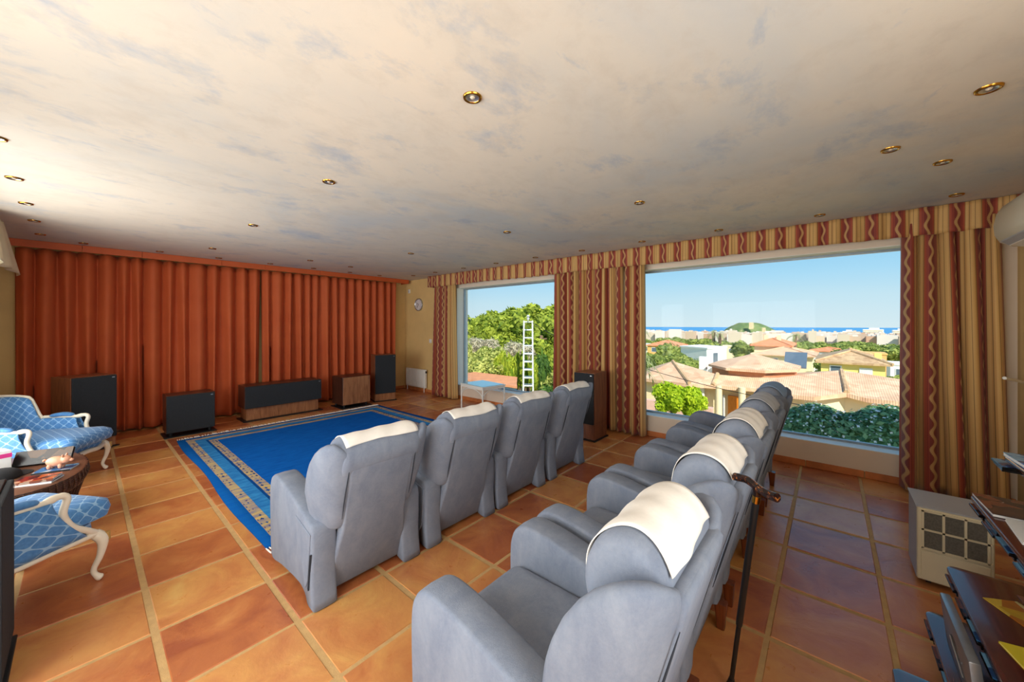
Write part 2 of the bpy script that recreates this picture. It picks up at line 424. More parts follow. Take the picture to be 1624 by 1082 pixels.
def window_unit(n, axis, a, s0, s1, z0, z1, depth0, depth1, mull=0, fw=0.022):
    """lining of the reveal, thin frame and one pane; a = glass plane"""
    bm = B()
    def bx(bm, sa, sb, za, zb, t0, t1):
        if axis == 'x': box(bm, t0, t1, sa, sb, za, zb)
        else: box(bm, sa, sb, t0, t1, za, zb)
    e = 0.006
    for q in ((s0, s0 + e, z0, z1), (s1 - e, s1, z0, z1), (s0, s1, z0, z0 + e), (s0, s1, z1 - e, z1)):
        bx(bm, *q, min(depth0, depth1), max(depth0, depth1))
    w = struct('window_%d' % n, bm, 'reveal')
    bm = B()
    for q in ((s0 + e, s0 + e + fw, z0 + e, z1 - e), (s1 - e - fw, s1 - e, z0 + e, z1 - e), (s0 + e + fw, s1 - e - fw, z0 + e, z0 + e + fw), (s0 + e + fw, s1 - e - fw, z1 - e - fw, z1 - e)):
        bx(bm, *q, a - 0.02, a + 0.02)
    for k in range(mull):
        s = s0 + (s1 - s0) * (k + 1) / (mull + 1); bx(bm, s - 0.025, s + 0.025, z0 + e + fw, z1 - e - fw, a - 0.02, a + 0.02)
    obj('window_frame', bm, 'alu', w)
    bm = B(); bx(bm, s0 + e + fw, s1 - e - fw, z0 + e + fw, z1 - e - fw, a - 0.003, a + 0.003)
    obj('pane', bm, 'glass', w)
    return w
window_unit(1, 'x', 5.20, W1[0], W1[1], WZ0, WZ1, XR + 0.002, XR + 0.298)
window_unit(2, 'x', 5.20, W2[0], W2[1], WZ0, WZ1, XR + 0.002, XR + 0.298)
window_unit(3, 'x', XL - 0.2, 0.2, 2.5, 0.3, 2.3, XL - 0.298, XL - 0.002, 1, 0.05)
window_unit(4, 'x', XL - 0.2, 3.15, 5.45, 0.3, 2.3, XL - 0.298, XL - 0.002, 1, 0.05)
window_unit(5, 'y', YB - 0.2, -0.35, 1.45, 0.4, 2.2, YB - 0.298, YB - 0.002, 1, 0.05)

# skirting: terracotta pieces
def skirting(name, axis, a, s0, s1, step=0.452, h=0.068, off=0.0):
    bm = B()
    if axis == 'x': box(bm, a - 0.006, a, s0, s1, 0, h - 0.006)
    else: box(bm, s0, s1, a - 0.006, a, 0, h - 0.006)
    r = struct(name, bm, 'grout')
    me = None; s = s0 + off
    while s < s1 - 0.05:
        e = min(s + step - 0.008, s1)
        bm = B()
        if axis == 'x': box(bm, a - 0.016, a - 0.004, s, e, 0.001, h, 0.003, 1)
        else: box(bm, s, e, a - 0.016, a - 0.004, 0.001, h, 0.003, 1)
        obj('skirting_tile', bm, 'skirting', r)
        s += step
skirting('baseboard_right', 'x', XR - 0.001, YB + 0.01, YF - 0.03)
skirting('baseboard_front', 'y', YF - 0.001, XL + 0.01, XR - 0.02)

# ================================================================== CURTAINS
def drape(name, label, axis, plane, s0, s1, z0, z1, pitch, amp, seed, mat, cat='curtain', gather=1.7, group=None, sag=0.0, top_s=None, toward=-1, thick=0.006, rows=26, sharp=0.5, topamp=0.8, hem=0.0):
    W = abs(s1 - s0); nf = max(2, round(W / pitch)); cols = nf * 14 + 1
    rnd = random.Random(seed); ph = [0.0]
    for k in range(nf): ph.append(ph[-1] + rnd.uniform(0.72, 1.28))
    ph = np.array(ph) / ph[-1]
    amps = [rnd.uniform(0.7, 1.25) for _ in range(nf + 1)]
    P = np.zeros((rows, cols, 3)); UV = np.zeros((rows, cols, 2))
    for r in range(rows):
        f = r / (rows - 1); z = z1 + (z0 - z1) * f
        for c in range(cols):
            q = c / 14; k = min(int(q), nf - 1); fr = q - k
            s = s0 + (s1 - s0) * (ph[k] + (ph[k + 1] - ph[k]) * fr)
            if top_s is not None:
                st = top_s[0] + (top_s[1] - top_s[0]) * (s - s0) / (s1 - s0)
                g = f ** 1.0; s = st * (1 - g) + s * g
            w = 0.5 - 0.5 * math.cos(2 * PI * fr)
            tw = w ** 0.42                                   # tight pleat at the head
            soft = w ** (0.75 + 0.5 * math.sin(seed + k * 2.1))
            m = min(1, f * 1.6)
            shape = tw * (1 - m) + soft * m
            A = amp * (topamp + (1 - topamp) * min(1, f * 1.4)) * (amps[k] * (1 - fr) + amps[k + 1] * fr)
            d = A * (shape - 0.5) + 0.012 * f * math.sin(3.1 * s + seed + 2.2 * f)
            s2 = s + 0.35 * pitch * m * 0.4 * math.sin(2 * PI * fr) * sharp + 0.02 * f * math.sin(k * 1.9 + seed)
            zz = z + (hem * math.sin(k * 2.3 + seed) if r == rows - 1 else 0)
            P[r, c] = (plane + toward * d, s2, zz) if axis == 'x' else (s2, plane + toward * d, zz)
            UV[r, c] = (gather * W * (ph[k] + (ph[k + 1] - ph[k]) * fr), z)
    o = sheet(name, P, UV, mat, None, thick)
    if label: tag(o, label, cat, group)
    return o
drape('red_curtain', 'left half of the rust-red pleated curtain, behind the blue armchair and low black box', 'y', 7.46, -0.53, 2.02, 0.03, 2.44, 0.168, 0.15, 3, 'red', hem=0.006)
drape('red_curtain', 'right half of the rust-red pleated curtain, behind the long loudspeaker and slim tower', 'y', 7.46, 2.03, 4.66, 0.03, 2.44, 0.165, 0.15, 8, 'red', hem=0.006)
t_ = thing('curtain_pelmet', 'long rust-red pelmet board across the top of the red curtain', 'pelmet', (2.15, 7.35, 2.44))
xs = [-0.585, 0.0, 0.55, 1.45, 2.05, 2.95, 3.9, 4.90]
for a, b in zip(xs, xs[1:]):
    obj('pelmet_board', boxb(a + 0.0015 - 2.15, b - 0.0015 - 2.15, -0.012, 0.008, 0.0, 0.088, 0.002, 1), 'red_pelmet', t_)
obj('pelmet_return', boxb(4.888 - 2.15, 4.90 - 2.15, 0.009, 0.295, 0.0, 0.088), 'red_pelmet', t_)

drape('striped_curtain', 'narrow striped red and gold curtain beside the wall clock and radiator', 'x', 4.86, 6.40, 5.66, 0.02, 2.40, 0.12, 0.11, 21, 'stripe', gather=1.35, top_s=(6.30, 5.70))
drape('striped_curtain', 'widest striped red and gold curtain between the two windows, behind the brown loudspeaker', 'x', 4.87, 3.31, 2.17, 0.02, 2.40, 0.115, 0.11, 33, 'stripe', gather=1.35)
drape('striped_curtain', 'slim striped red and gold curtain at the left edge of the large sea-view window', 'x', 4.87, 2.15, 1.87, 0.02, 2.40, 0.10, 0.10, 45, 'stripe', gather=1.3)
drape('striped_curtain', 'striped red and gold curtain under the air conditioner, behind the beige heater', 'x', 4.86, -0.50, -1.135, 0.02, 2.40, 0.135, 0.11, 51, 'stripe', gather=1.3, top_s=(-0.50, -1.06))
# valance: gathered band with a return at its left end
def valance():
    y0, y1, zt, zb = 6.47, -1.15, ZC - 0.004, 2.29
    n = 720; R = 7; P = np.zeros((R, n + 25, 3)); UV = np.zeros((R, n + 25, 2))
    for r in range(R):
        f = r / (R - 1)
        for c in range(n + 25):
            if c < 24:
                g = c / 24; x = 4.985 - g * 0.185; y = y0 + 0.012 * math.sin(g * 9) * (0.4 + f); u = g * 0.2
            else:
                g = (c - 24) / n; y = y0 + (y1 - y0) * g; u = 0.2 + g * (y0 - y1) * 1.16
                x = 4.80 + (0.010 + 0.010 * f) * math.sin(2 * PI * y / 0.155 + 1.2 * math.sin(y * 2.1)) + 0.006 * math.sin(y * 23)
            z = zt + (zb - zt) * f
            if r == R - 1: z += 0.006 * math.sin(y * 3.0) + 0.003 * math.sin(y * 40)
            P[r, c] = (x, y, z); UV[r, c] = (u, z)
    tag(sheet('window_valance', P, UV, 'stripe', None, 0.008), 'long gathered red and gold striped valance above both windows', 'valance')
valance()
# cream swag tail on the left wall
P = np.zeros((14, 40, 3)); UV = np.zeros((14, 40, 2))
for r in range(14):
    f = r / 13
    for c in range(40):
        g = c / 39; y = 5.55 + g * (0.62 + 1.0 * f)
        x = -0.52 + 0.035 * math.sin(g * 15 + 0.6 * f) * (0.4 + 0.6 * f) + 0.02 * f; z = 2.505 - 0.43 * f - 0.015 * math.sin(g * 7) * f
        P[r, c] = (x, y, z); UV[r, c] = (g, f)
tag(sheet('swag_curtain', P, UV, 'swag', None, 0.008), 'cream fabric swag hanging from the ceiling left of the red curtain', 'curtain')
tag(obj('holdback_rod', tube(B(), [(4.62, -1.02, 1.09), (4.86, -1.1645, 1.045)], 0.012, 10), 'white'), 'short white rod sticking out in front of the right-hand striped curtain', 'rod')

# ================================================================== DOWNLIGHTS
def downlight():
    r = thing('ceiling_downlight', '', 'downlight', (0, 0, ZC))
    obj('brass_ring', lathe(B(), [(0.029, -0.0005), (0.031, -0.007), (0.036, -0.010), (0.041, -0.008), (0.043, -0.0005)], 28, cap=False), 'brass', r, 60)
    obj('reflector', lathe(B(), [(0.0295, -0.006), (0.026, -0.0022), (0.013, -0.0012)], 24, cap=False), 'silver', r, 60)
    obj('bulb', lathe(B(), [(0.0005, -0.009), (0.006, -0.0085), (0.010, -0.006), (0.012, -0.002)], 14), 'bulb', r, 80)
    return r
grid = [(1.15, 1.224, 'nearest brass downlight, large in the middle of the ceiling'), (1.155, 2.728, 'brass downlight in the left centre row, second from the camera'),
        (1.15, 4.516, 'brass downlight in the left centre row, third from the camera'), (1.145, 6.308, 'brass downlight in the left centre row, closest to the red curtain'),
        (3.09, -0.271, 'brass downlight in the right centre row, closest to the camera'), (3.06, 1.213, 'brass downlight in the right centre row, in front of the wide striped curtain'),
        (3.075, 2.715, 'glowing-gold downlight in the right centre row, third from the camera'), (3.09, 4.58, 'small brass downlight in the right centre row, fourth from the camera'),
        (3.10, 6.44, 'brass downlight in the right centre row, closest to the red curtain'), (2.376, 6.296, 'small brass downlight between the two centre rows near the red curtain'),
        (2.573, -0.526, 'big brass downlight in the top right of the picture'), (3.549, -0.543, 'brass downlight over the beige heater, between the big one and the window row')]
LW_ = 'small brass downlight in the row along the striped valance'
LR_ = 'small brass downlight in the row along the red pelmet'
LL_ = 'brass downlight in the row along the left wall'
ORD = ['first', 'second', 'third', 'fourth', 'fifth', 'sixth', 'seventh', 'eighth', 'ninth', 'tenth']
for k, y in enumerate((-0.763, 0.069, 0.913, 1.758, 2.601, 3.407, 4.229, 5.037, 5.86, 6.6)): grid.append((4.51, y, LW_ + ', %s from the air conditioner' % ORD[k]))
for k, x in enumerate((0.01, 0.71, 1.37, 2.06, 2.75, 3.42, 4.05)): grid.append((x, 7.13, LR_ + ', %s from the left' % ORD[k]))
for k, y in enumerate((3.473, 4.333, 5.158, 5.961, 6.8)): grid.append((-0.31, y, LL_ + ', %s from the camera' % ORD[k]))
d0 = downlight(); first = True
GR = {LW_: 'downlights along the valance', LR_: 'downlights along the red pelmet', LL_: 'downlights along the left wall'}
for x, y, lab in grid:
    g = GR.get(lab.split(',')[0], 'downlights in the middle of the ceiling')
    if first: d0.location = (x, y, ZC); d0['label'] = lab; d0['group'] = g; first = False
    else: dup(d0, (x, y, ZC), 0, lab, g)

# ================================================================== RUG
RX0, RX1, RY0, RY1 = 0.79, 3.60, 2.84, 6.36
t = NT('blue_wool_rug')
tc = t.new('ShaderNodeTexCoord'); sp = t.new('ShaderNodeSeparateXYZ'); t.l.new(tc.outputs['Object'], sp.inputs[0])
hx, hy = (RX1 - RX0) / 2, (RY1 - RY0) / 2
jit = t.math('MULTIPLY', t.math('SUBTRACT', t.noise(tc.outputs['Object'], 6, 2), 0.5), 0.012)
dx = t.math('SUBTRACT', hx, t.math('ABSOLUTE', sp.outputs[0])); dy = t.math('SUBTRACT', hy, t.math('ABSOLUTE', sp.outputs[1]))
dd = t.math('ADD', t.math('MINIMUM', dx, dy), jit)
along = t.math('ADD', t.math('MULTIPLY', t.math('LESS_THAN', dx, dy), sp.outputs[1]), t.math('MULTIPLY', t.math('LESS_THAN', dy, dx), sp.outputs[0]))
DB, YE, LB, FI = srgb(14, 92, 164), srgb(216, 184, 100), srgb(62, 146, 204), srgb(14, 100, 190)
bands = t.ramp(t.math('DIVIDE', dd, 0.5), [(0.0, DB), (0.15, YE), (0.30, LB), (0.50, srgb(14, 62, 116)), (0.545, YE), (0.70, FI)], 'CONSTANT')
cb = t.new('ShaderNodeCombineXYZ'); t.l.new(t.math('MULTIPLY', along, 13), cb.inputs[0]); t.l.new(t.math('MULTIPLY', dd, 27), cb.inputs[1])
vo = t.new('ShaderNodeTexVoronoi', distance='MANHATTAN'); t.l.new(cb.outputs[0], vo.inputs['Vector']); vo.inputs['Scale'].default_value = 1.0; vo.inputs['Randomness'].default_value = 0.25
gate = t.math('GREATER_THAN', t.noise(t.coord('Object', (9, 9, 9)), 1, 1), 0.44)
dot = t.math('MULTIPLY', t.math('LESS_THAN', vo.outputs['Distance'], 0.45), gate)
mcol = t.ramp(vo.outputs['Color'], [(0.0, srgb(30, 44, 84)), (0.35, srgb(110, 50, 48)), (0.6, srgb(50, 86, 140)), (0.8, srgb(44, 52, 70))], 'CONSTANT')
y1_ = t.math('MULTIPLY', t.math('GREATER_THAN', dd, 0.082), t.math('LESS_THAN', dd, 0.145)); y2_ = t.math('MULTIPLY', t.math('GREATER_THAN', dd, 0.282), t.math('LESS_THAN', dd, 0.342))
onlyx = t.math('LESS_THAN', dx, dy)
mask = t.math('MULTIPLY', t.math('MULTIPLY', t.math('MAXIMUM', y1_, y2_), dot), onlyx)
cc = t.mix(mask, bands, mcol)
wn_ = t.noise(t.coord('Object', (2, 7, 2)), 3, 6, 0.65); pn = t.noise(tc.outputs['Object'], 160, 2)
cc = t.mix(t.math('MULTIPLY', t.math('MAXIMUM', t.math('SUBTRACT', wn_, 0.35), 0.0), 2.2), cc, srgb(4, 76, 160)); cc = t.mix(t.math('MULTIPLY', pn, 0.12), cc, srgb(40, 120, 210))
t.col(cc); t.rough(0.95); t.spec(0.05); t.bump(pn, 0.5, 0.006)
M['rug'] = t.m
rug = thing('area_rug', 'large blue wool rug with gold patterned border bands', 'rug', ((RX0 + RX1) / 2, (RY0 + RY1) / 2, 0))
nx, ny = 40, 50; P = np.zeros((ny + 1, nx + 1, 3))
for j in range(ny + 1):
    for i in range(nx + 1):
        x = -hx + 2 * hx * i / nx; y = -hy + 2 * hy * j / ny
        edge = 0.012 * math.sin(y * 3.1 + 1) * (abs(x) / hx) ** 6
        P[j, i] = (x + edge, y + 0.010 * math.sin(x * 4) * (abs(y) / hy) ** 6, 0.008 + 0.0015 * math.sin(x * 9) * math.sin(y * 7))
ro = sheet('pile', P, None, 'rug', rug, 0.0); md = ro.modifiers.new('thickness', 'SOLIDIFY'); md.thickness = 0.008; md.offset = -1
for e, s in ((hy, 1), (-hy, -1)):
    bm = B(); rnd = random.Random(5)
    for k in range(150):
        x = -hx + 2 * hx * (k + 0.5) / 150; L = rnd.uniform(0.05, 0.085); ddx = rnd.uniform(-0.015, 0.015)
        tube(bm, [(x, e - s * 0.01, 0.007), (x + ddx * 0.5, e + s * L * 0.5, 0.008), (x + ddx, e + s * L, 0.006)], [0.004, 0.0065, 0.005], 4)
    o = obj('fringe', bm, 'linen', rug); o['kind'] = 'stuff'

# ================================================================== RECLINERS
K = 0.28
def yb(z): return -K * z
def recliner(label, loc, group, foot=True):
    r = thing('recliner_chair', label, 'armchair', loc, 0, group)
    # arms: high rounded front, sloping to the back, foot at the rear
    AO = [(-0.075, 0.004), (-0.015, 0.012), (0.02, 0.055), (0.12, 0.075), (0.40, 0.055), (0.555, 0.035), (0.590, 0.12), (0.602, 0.30), (0.603, 0.44), (0.590, 0.510), (0.555, 0.552), (0.50, 0.568), (0.38, 0.556), (0.24, 0.525), (0.10, 0.485), (0.0, 0.455), (-0.055, 0.43), (-0.062, 0.30), (-0.058, 0.16)]
    if not foot: AO = [(a if a < 0.1 else 0.1 + (a - 0.1) * 1.11, b) for a, b in [(-0.055, 0.13), (-0.01, 0.115), (0.04, 0.10)] + AO[3:]]
    fz = 1.0 if foot else 1.16; PV = 'front' if foot else 'back'
    pr = spline([(p[0], p[1], 0) for p in AO + AO[:1]], 57)[:-1]
    for s in (-1, 1):
        rings = []
        for x, sh in ((0.203, 0.016), (0.207, 0.006), (0.218, 0.0), (0.268, -0.003), (0.318, 0.0), (0.329, 0.006), (0.333, 0.016)):
            ring = []
            for p in pr:
                cy, cz = 0.27, 0.29
                d = Vector((p.x - cy, p.y - cz)); L = d.length
                q = d * ((L - sh) / L)
                zz = cz + q.y
                ring.append((s * x, cy + q.x, max(zz, 0.004)))
            rings.append(ring)
        a = obj('arm', loft(B(), rings), 'chair', r, 179)
        # hanging side pocket with a dark slit at the rear of the arm
        pk = obj('pocket', prism(B(), [(-0.048, 0.40), (-0.02, 0.15), (0.015, 0.10), (0.10, 0.30), (0.16, 0.44)], 'x', s * 0.331, s * 0.339, 0.003, 1), 'chair', a, 40)
        obj('pocket_slit', prism(B(), [(-0.056, 0.30), (-0.050, 0.30), (-0.022, 0.115), (-0.030, 0.105)], 'x', s * 0.329, s * 0.341), 'slit', pk)
    # seat and front panel
    def slab(rows, rad, n=4):
        return loft(B(), [rrect(0, (y0 + y1) / 2, hx_, (y1 - y0) / 2, min(rad, (y1 - y0) / 2 - 0.001, hx_ - 0.001), z, n) for (z, hx_, y0, y1) in rows])
    subsurf(obj('seat', slab([(0.285, 0.185, 0.0, 0.58), (0.295, 0.199, -0.02, 0.605), (0.36, 0.201, -0.02, 0.62), (0.395, 0.199, -0.02, 0.615), (0.412, 0.182, 0.0, 0.59), (0.419, 0.12, 0.06, 0.48)], 0.04), 'chair', r, 179), 1)
    obj('front_panel', boxb(-0.198, 0.198, 0.525, 0.570, 0.045, 0.285, 0.016, 3), 'chair', r, 50)
    # back panel (outer back)
    rows = [(0.025, 0.215, 0.004, 0.05), (0.04, 0.232, -0.008, 0.06), (0.20, 0.222, yb(0.20), yb(0.20) + 0.07), (0.38, 0.196, yb(0.38), yb(0.38) + 0.07), (0.60, 0.196, yb(0.60), yb(0.60) + 0.07), (0.76, 0.200, yb(0.76), yb(0.76) + 0.07), (0.796, 0.200, yb(0.796) + 0.004, yb(0.796) + 0.066), (0.812, 0.190, yb(0.812) + 0.018, yb(0.812) + 0.052)]
    if not foot: rows = rows[:-3] + [(z + 0.022, w_, a + -K * 0.022, b + -K * 0.022) for z, w_, a, b in rows[-3:]]
    obj('back_panel', slab(rows, 0.018), 'chair', r, 70)
    # wings: lofted along their plan, padded, rounded over the top
    st = [  # x, offset from the back plane, z bottom, z top, half thickness
        (0.150, 0.036, 0.400, 0.796, 0.026), (0.195, 0.036, 0.395, 0.822, 0.031), (0.238, 0.046, 0.392, 0.862, 0.033), (0.270, 0.068, 0.392, 0.888, 0.034), (0.290, 0.098, 0.396, 0.884, 0.034),
        (0.300, 0.130, 0.405, 0.866, 0.034), (0.305, 0.160, 0.418, 0.838, 0.033), (0.308, 0.185, 0.438, 0.798, 0.031), (0.309, 0.205, 0.468, 0.745, 0.026), (0.309, 0.217, 0.52, 0.68, 0.014)]
    for s in (-1, 1):
        rings = []
        for i, (x, o_, z0, z1, th) in enumerate(st):
            if not foot: z1 += (0.030, 0.026, 0.012)[i] if i < 3 else 0.0
            a_, b_2 = st[max(i - 1, 0)], st[min(i + 1, len(st) - 1)]
            tn = Vector((b_2[0] - a_[0], b_2[1] - a_[1])).normalized(); nr = Vector((tn.y, -tn.x))
            ring = []
            for k in range(24):
                a = 2 * PI * k / 24; ca, sa = math.cos(a), math.sin(a)
                u_ = math.copysign(abs(ca) ** 0.8, ca) * th
                e_ = min(0.045, (z1 - z0) / 2)
                if abs(sa) > 0.35: zz = (z1 - e_ if sa > 0 else z0 + e_) + math.copysign(e_ * (abs(sa) - 0.35) / 0.65, sa); u_ *= 1.0
                else: zz = (z0 + z1) / 2 + ((z1 - z0) / 2 - e_) * sa / 0.35
                ring.append((s * (x + nr.x * u_) * (1.0 - 0.14 * max(0.0, (0.62 - zz) / 0.22) * min(1.0, max(0.0, (x - 0.19) / 0.08)) + 0.02 * max(0.0, zz - 0.7)), yb(zz) + o_ * fz + nr.y * u_, zz))
            rings.append(ring)
        obj('wing', loft(B(), rings), 'chair', r, 179)
        sl = [(0.205, yb(z) - 0.0015, z) for z in (0.46, 0.54, 0.62, 0.70, 0.765)]
        obj('seam_slit', tube(B(), [(s * (a + 0.002 * math.sin(i * 1.3)), b + 0.004, c_) for i, (a, b, c_) in enumerate(sl)], [0.0012, 0.0030, 0.0034, 0.0028, 0.0012], 6), 'slit', r, 60)
    # inner back cushion and head pillow
    subsurf(obj('backrest', slab([(0.37, 0.21, yb(0.37) + 0.08, yb(0.37) + 0.12), (0.40, 0.235, yb(0.40) + 0.06, yb(0.40) + 0.16), (0.50, 0.245, yb(0.5) + 0.06, yb(0.5) + 0.185), (0.62, 0.245, yb(0.62) + 0.06, yb(0.62) + 0.175), (0.72, 0.235, yb(0.72) + 0.06, yb(0.72) + 0.14), (0.745, 0.20, yb(0.745) + 0.07, yb(0.745) + 0.11)], 0.03), 'chair', r, 179), 1)
    rings = []
    for x, sc in ((-0.246, 0.55), (-0.244, 0.80), (-0.230, 0.95), (-0.20, 1.0), (0.20, 1.0), (0.230, 0.95), (0.244, 0.80), (0.246, 0.55)):
        rings.append([(x * (1.0 if foot else 0.90),) + pillow_pt(2 * PI * k / 28, sc, 0.0, PV) for k in range(28)])
    obj('head_pillow', loft(B(), rings), 'chair', r, 50)
    for sx_ in (-1, 1):
        for yy in ((-0.028 if foot else -0.062), 0.50):
            obj('leg', loft(B(), [rrect(sx_ * 0.262, yy, 0.017, 0.017, 0.006, 0.0, 2), rrect(sx_ * 0.265, yy, 0.021 if foot else 0.027, 0.021 if foot else 0.027, 0.008, 0.12, 2)]), 'leg_wood', r)
    return r
PIL = {'front': (-0.112, 0.778, 0.104, 0.126, -0.35), 'back': (-0.078, 0.800, 0.112, 0.136, -0.12)}   # y, z, radii, lean to the rear
def pillow_pt(a, sc=1.0, off=0.0, var='front'):
    """point of the head roll's cross-section: (y, z)"""
    cy, cz, ry, rz, tilt = PIL[var]
    y, z = (ry * sc + off) * math.cos(a), (rz * sc + off) * math.sin(a)
    ct, st = math.cos(tilt), math.sin(tilt)
    return (cy + y * ct + z * st, cz - y * st + z * ct)
FR_Y, BR_Y = 2.10, 0.47
front = [(1.11, 'blue-grey wing recliner nearest the patterned rug border, leftmost of the front row'),
         (1.825, 'blue-grey wing recliner second from left in the front row'),
         (2.52, 'blue-grey wing recliner third from left in the front row'),
         (3.25, 'blue-grey wing recliner at the far end of the front row, beside the brown loudspeaker')]
back = [(1.09, 'largest blue-grey wing recliner in the foreground, nearest the camera'),
        (1.80, 'blue-grey wing recliner second from the camera in the back row, with the cane'),
        (2.52, 'blue-grey wing recliner in the middle of the back row'),
        (3.23, 'blue-grey wing recliner fourth from the camera in the back row'),
        (3.94, 'blue-grey wing recliner at the far end of the back row, next to the big window')]
rc0 = recliner(back[0][1], (back[0][0], BR_Y, 0), 'recliners in the back row', False)
rc0.scale.z = 1.045
for x, l in back[1:]: dup(rc0, (x, BR_Y, 0), 0, l, 'recliners in the back row')
rc1 = recliner(front[0][1], (front[0][0], FR_Y, 0), 'recliners in the front row', True)
for x, l in front[1:]: dup(rc1, (x, FR_Y, 0), 0, l, 'recliners in the front row')
# head cloths
def headcloth(label, loc, group, mat, seed, w=0.205, a0=-0.5, a1=2.12, shift=0.0, var='front'):
    n, m = 30, 22; P = np.zeros((n + 1, m + 1, 3)); rnd = random.Random(seed); p = [rnd.uniform(0, 6) for _ in range(6)]
    for i in range(n + 1):
        a = a0 + (a1 - a0) * i / n
        for j in range(m + 1):
            g = j / m * 2 - 1
            aa = a + 0.06 * math.sin(3 * g + p[0]) * (i / n) + 0.05 * math.sin(2.2 * g + p[1]) * (1 - i / n)
            off = 0.006 + 0.0022 * math.sin(9 * g + p[2] + 4 * i / n) + 0.0016 * math.sin(13 * i / n + p[3] + 3 * g)
            y, z = pillow_pt(aa, 1.0, off, var)
            P[i, j] = (shift + g * (w + 0.007 * math.sin(7 * i / n + p[4])), y, z)
    o = sheet('head_cloth', P, None, mat, None, 0.003); o.location = loc
    return tag(o, label, 'head cloth', group)
fl = ['cream head cloth on the recliner nearest the rug border', 'cream head cloth on the second recliner of the front row', 'cream head cloth on the third recliner of the front row', 'cream head cloth on the front-row recliner beside the brown loudspeaker']
for k, (x, l) in enumerate(front): headcloth(fl[k], (x, FR_Y, 0), 'cloths on the front row', 'linen', 20 + k, 0.20 if k else 0.215)
bl = ['biggest cream head cloth, on the foreground recliner', 'cream head cloth on the back-row recliner behind the cane', 'cream head cloth on the middle recliner of the back row', 'head cloth on the fourth back-row recliner, cool light painted in as grey', 'head cloth on the last back-row recliner by the window, cool light painted in as blue']
for k, (x, l) in enumerate(back): headcloth(bl[k], (x, BR_Y, 0), 'cloths on the back row', ('linen', 'linen', 'linen', 'linen_grey', 'linen_blue')[k], 40 + k, 0.180, -0.5, 2.62, 0.0, 'back').scale.z = 1.045

# ================================================================== CANE
t_ = thing('walking_cane', 'black walking cane with a carved tortoiseshell handle hooked behind the back row', 'cane', (1.740, 0.310, 0))
b0, b1 = Vector((0, 0, 0.0)), Vector((-0.175, -0.115, 0.905))
q = lambda f: b0.lerp(b1, f)
obj('lower_shaft', tube(B(), [q(0.03), q(0.36)], 0.0085, 12), 'black', t_, 50)
obj('upper_shaft', tube(B(), [q(0.355), q(0.36), q(0.965)], [0.010, 0.0115, 0.0115], 12), 'black', t_, 50)
obj('rubber_tip', tube(B(), [q(0.0), q(0.012), q(0.035), q(0.06)], [0.019, 0.019, 0.014, 0.0105], 14), 'black', t_, 50)
obj('collar', tube(B(), [q(0.955), q(0.985)], 0.0135, 14), 'brass', t_, 50)
tt = NT('tortoiseshell'); n = tt.noise(tt.coord('Object'), 60, 5, 0.7, 1.0)
tt.col(tt.ramp(n, [(0.45, srgb(24, 14, 12)), (0.58, srgb(60, 28, 16)), (0.70, srgb(214, 132, 60))])); tt.rough(0.2); M['tortoise'] = tt.m
hp = spline([b1 + Vector(v) for v in ((0.062, 0.078, 0.014), (0.03, 0.036, 0.024), (0.0, 0.0, 0.016), (-0.02, -0.028, 0.010), (-0.046, -0.062, 0.014))], 16)
obj('handle', tube(B(), hp, [0.015 if i < 3 else 0.0155 - 0.002 * math.sin(i / 16 * PI) for i in range(17)], 12), 'tortoise', t_, 60)
obj('handle_neck', tube(B(), [q(0.98), b1 + Vector((0, 0, 0.012))], [0.0125, 0.015], 12), 'tortoise', t_, 60)

# ================================================================== LOUDSPEAKERS
def speaker(name, label, loc, rotz, w, d, h, plinth, kind, cab='walnut', pl='walnut_x', cat='loudspeaker', inset=0.0):
    r = thing(name, label, cat, loc, rotz)
    obj('base_plate', boxb(-w / 2 - 0.02, w / 2 + 0.02, -d / 2 - 0.03, d / 2 + 0.02, 0.0, 0.014, 0.003, 1), 'black', r)
    if plinth:
        obj('plinth', boxb(-w / 2 + inset, w / 2 - inset, -d / 2 + 0.006 + inset, d / 2, 0.014, plinth, 0.002, 1), pl, r)
    z0 = plinth if plinth else 0.06
    obj('cabinet', boxb(-w / 2, w / 2, -d / 2, d / 2, z0, h, 0.003, 1), cab, r)
    if not plinth:
        for sx_ in (-1, 1):
            for sy_ in (-1, 1): obj('foot', lathe(B(), [(0.018, 0.014), (0.022, 0.06)], 14, (sx_ * (w / 2 - 0.05), sy_ * (d / 2 - 0.05), 0)), 'black', r, 40)
    if kind == 'grille':
        g = obj('grille', boxb(-w / 2 + 0.004, w / 2 - 0.004, -d / 2 - 0.022, -d / 2, z0 + 0.004, h - 0.006, 0.006, 2), 'grille', r)
        obj('badge', boxb(w / 2 - 0.05, w / 2 - 0.025, -d / 2 - 0.0245, -d / 2 - 0.022, h - 0.038, h - 0.028), 'silver', g)
    else:
        obj('front_panel', boxb(-w / 2 + 0.006, w / 2 - 0.006, -d / 2 - 0.012, -d / 2, z0 + 0.006, h - 0.006, 0.003, 1), 'walnut_x', r)
    return r
A_ = math.radians
speaker('floor_loudspeaker', 'tall black-fronted loudspeaker turned inward behind the blue armchair', (0.018, 6.80, 0), A_(25), 0.40, 0.36, 0.89, 0.125, 'grille')
speaker('subwoofer', 'low charcoal box loudspeaker on a base plate left of the rug', (0.972, 6.77, 0), 0, 0.51, 0.32, 0.555, 0, 'grille', 'dark_walnut')
speaker('center_loudspeaker', 'long low loudspeaker with black grille over a walnut plinth', (2.182, 6.97, 0), 0, 1.125, 0.36, 0.545, 0.20, 'grille', 'dark_walnut', inset=0.035)
speaker('wooden_subwoofer', 'plain walnut-fronted box on a black plate right of the long loudspeaker', (3.265, 6.75, 0), 0, 0.515, 0.42, 0.56, 0, 'panel', 'dark_walnut', cat='subwoofer')
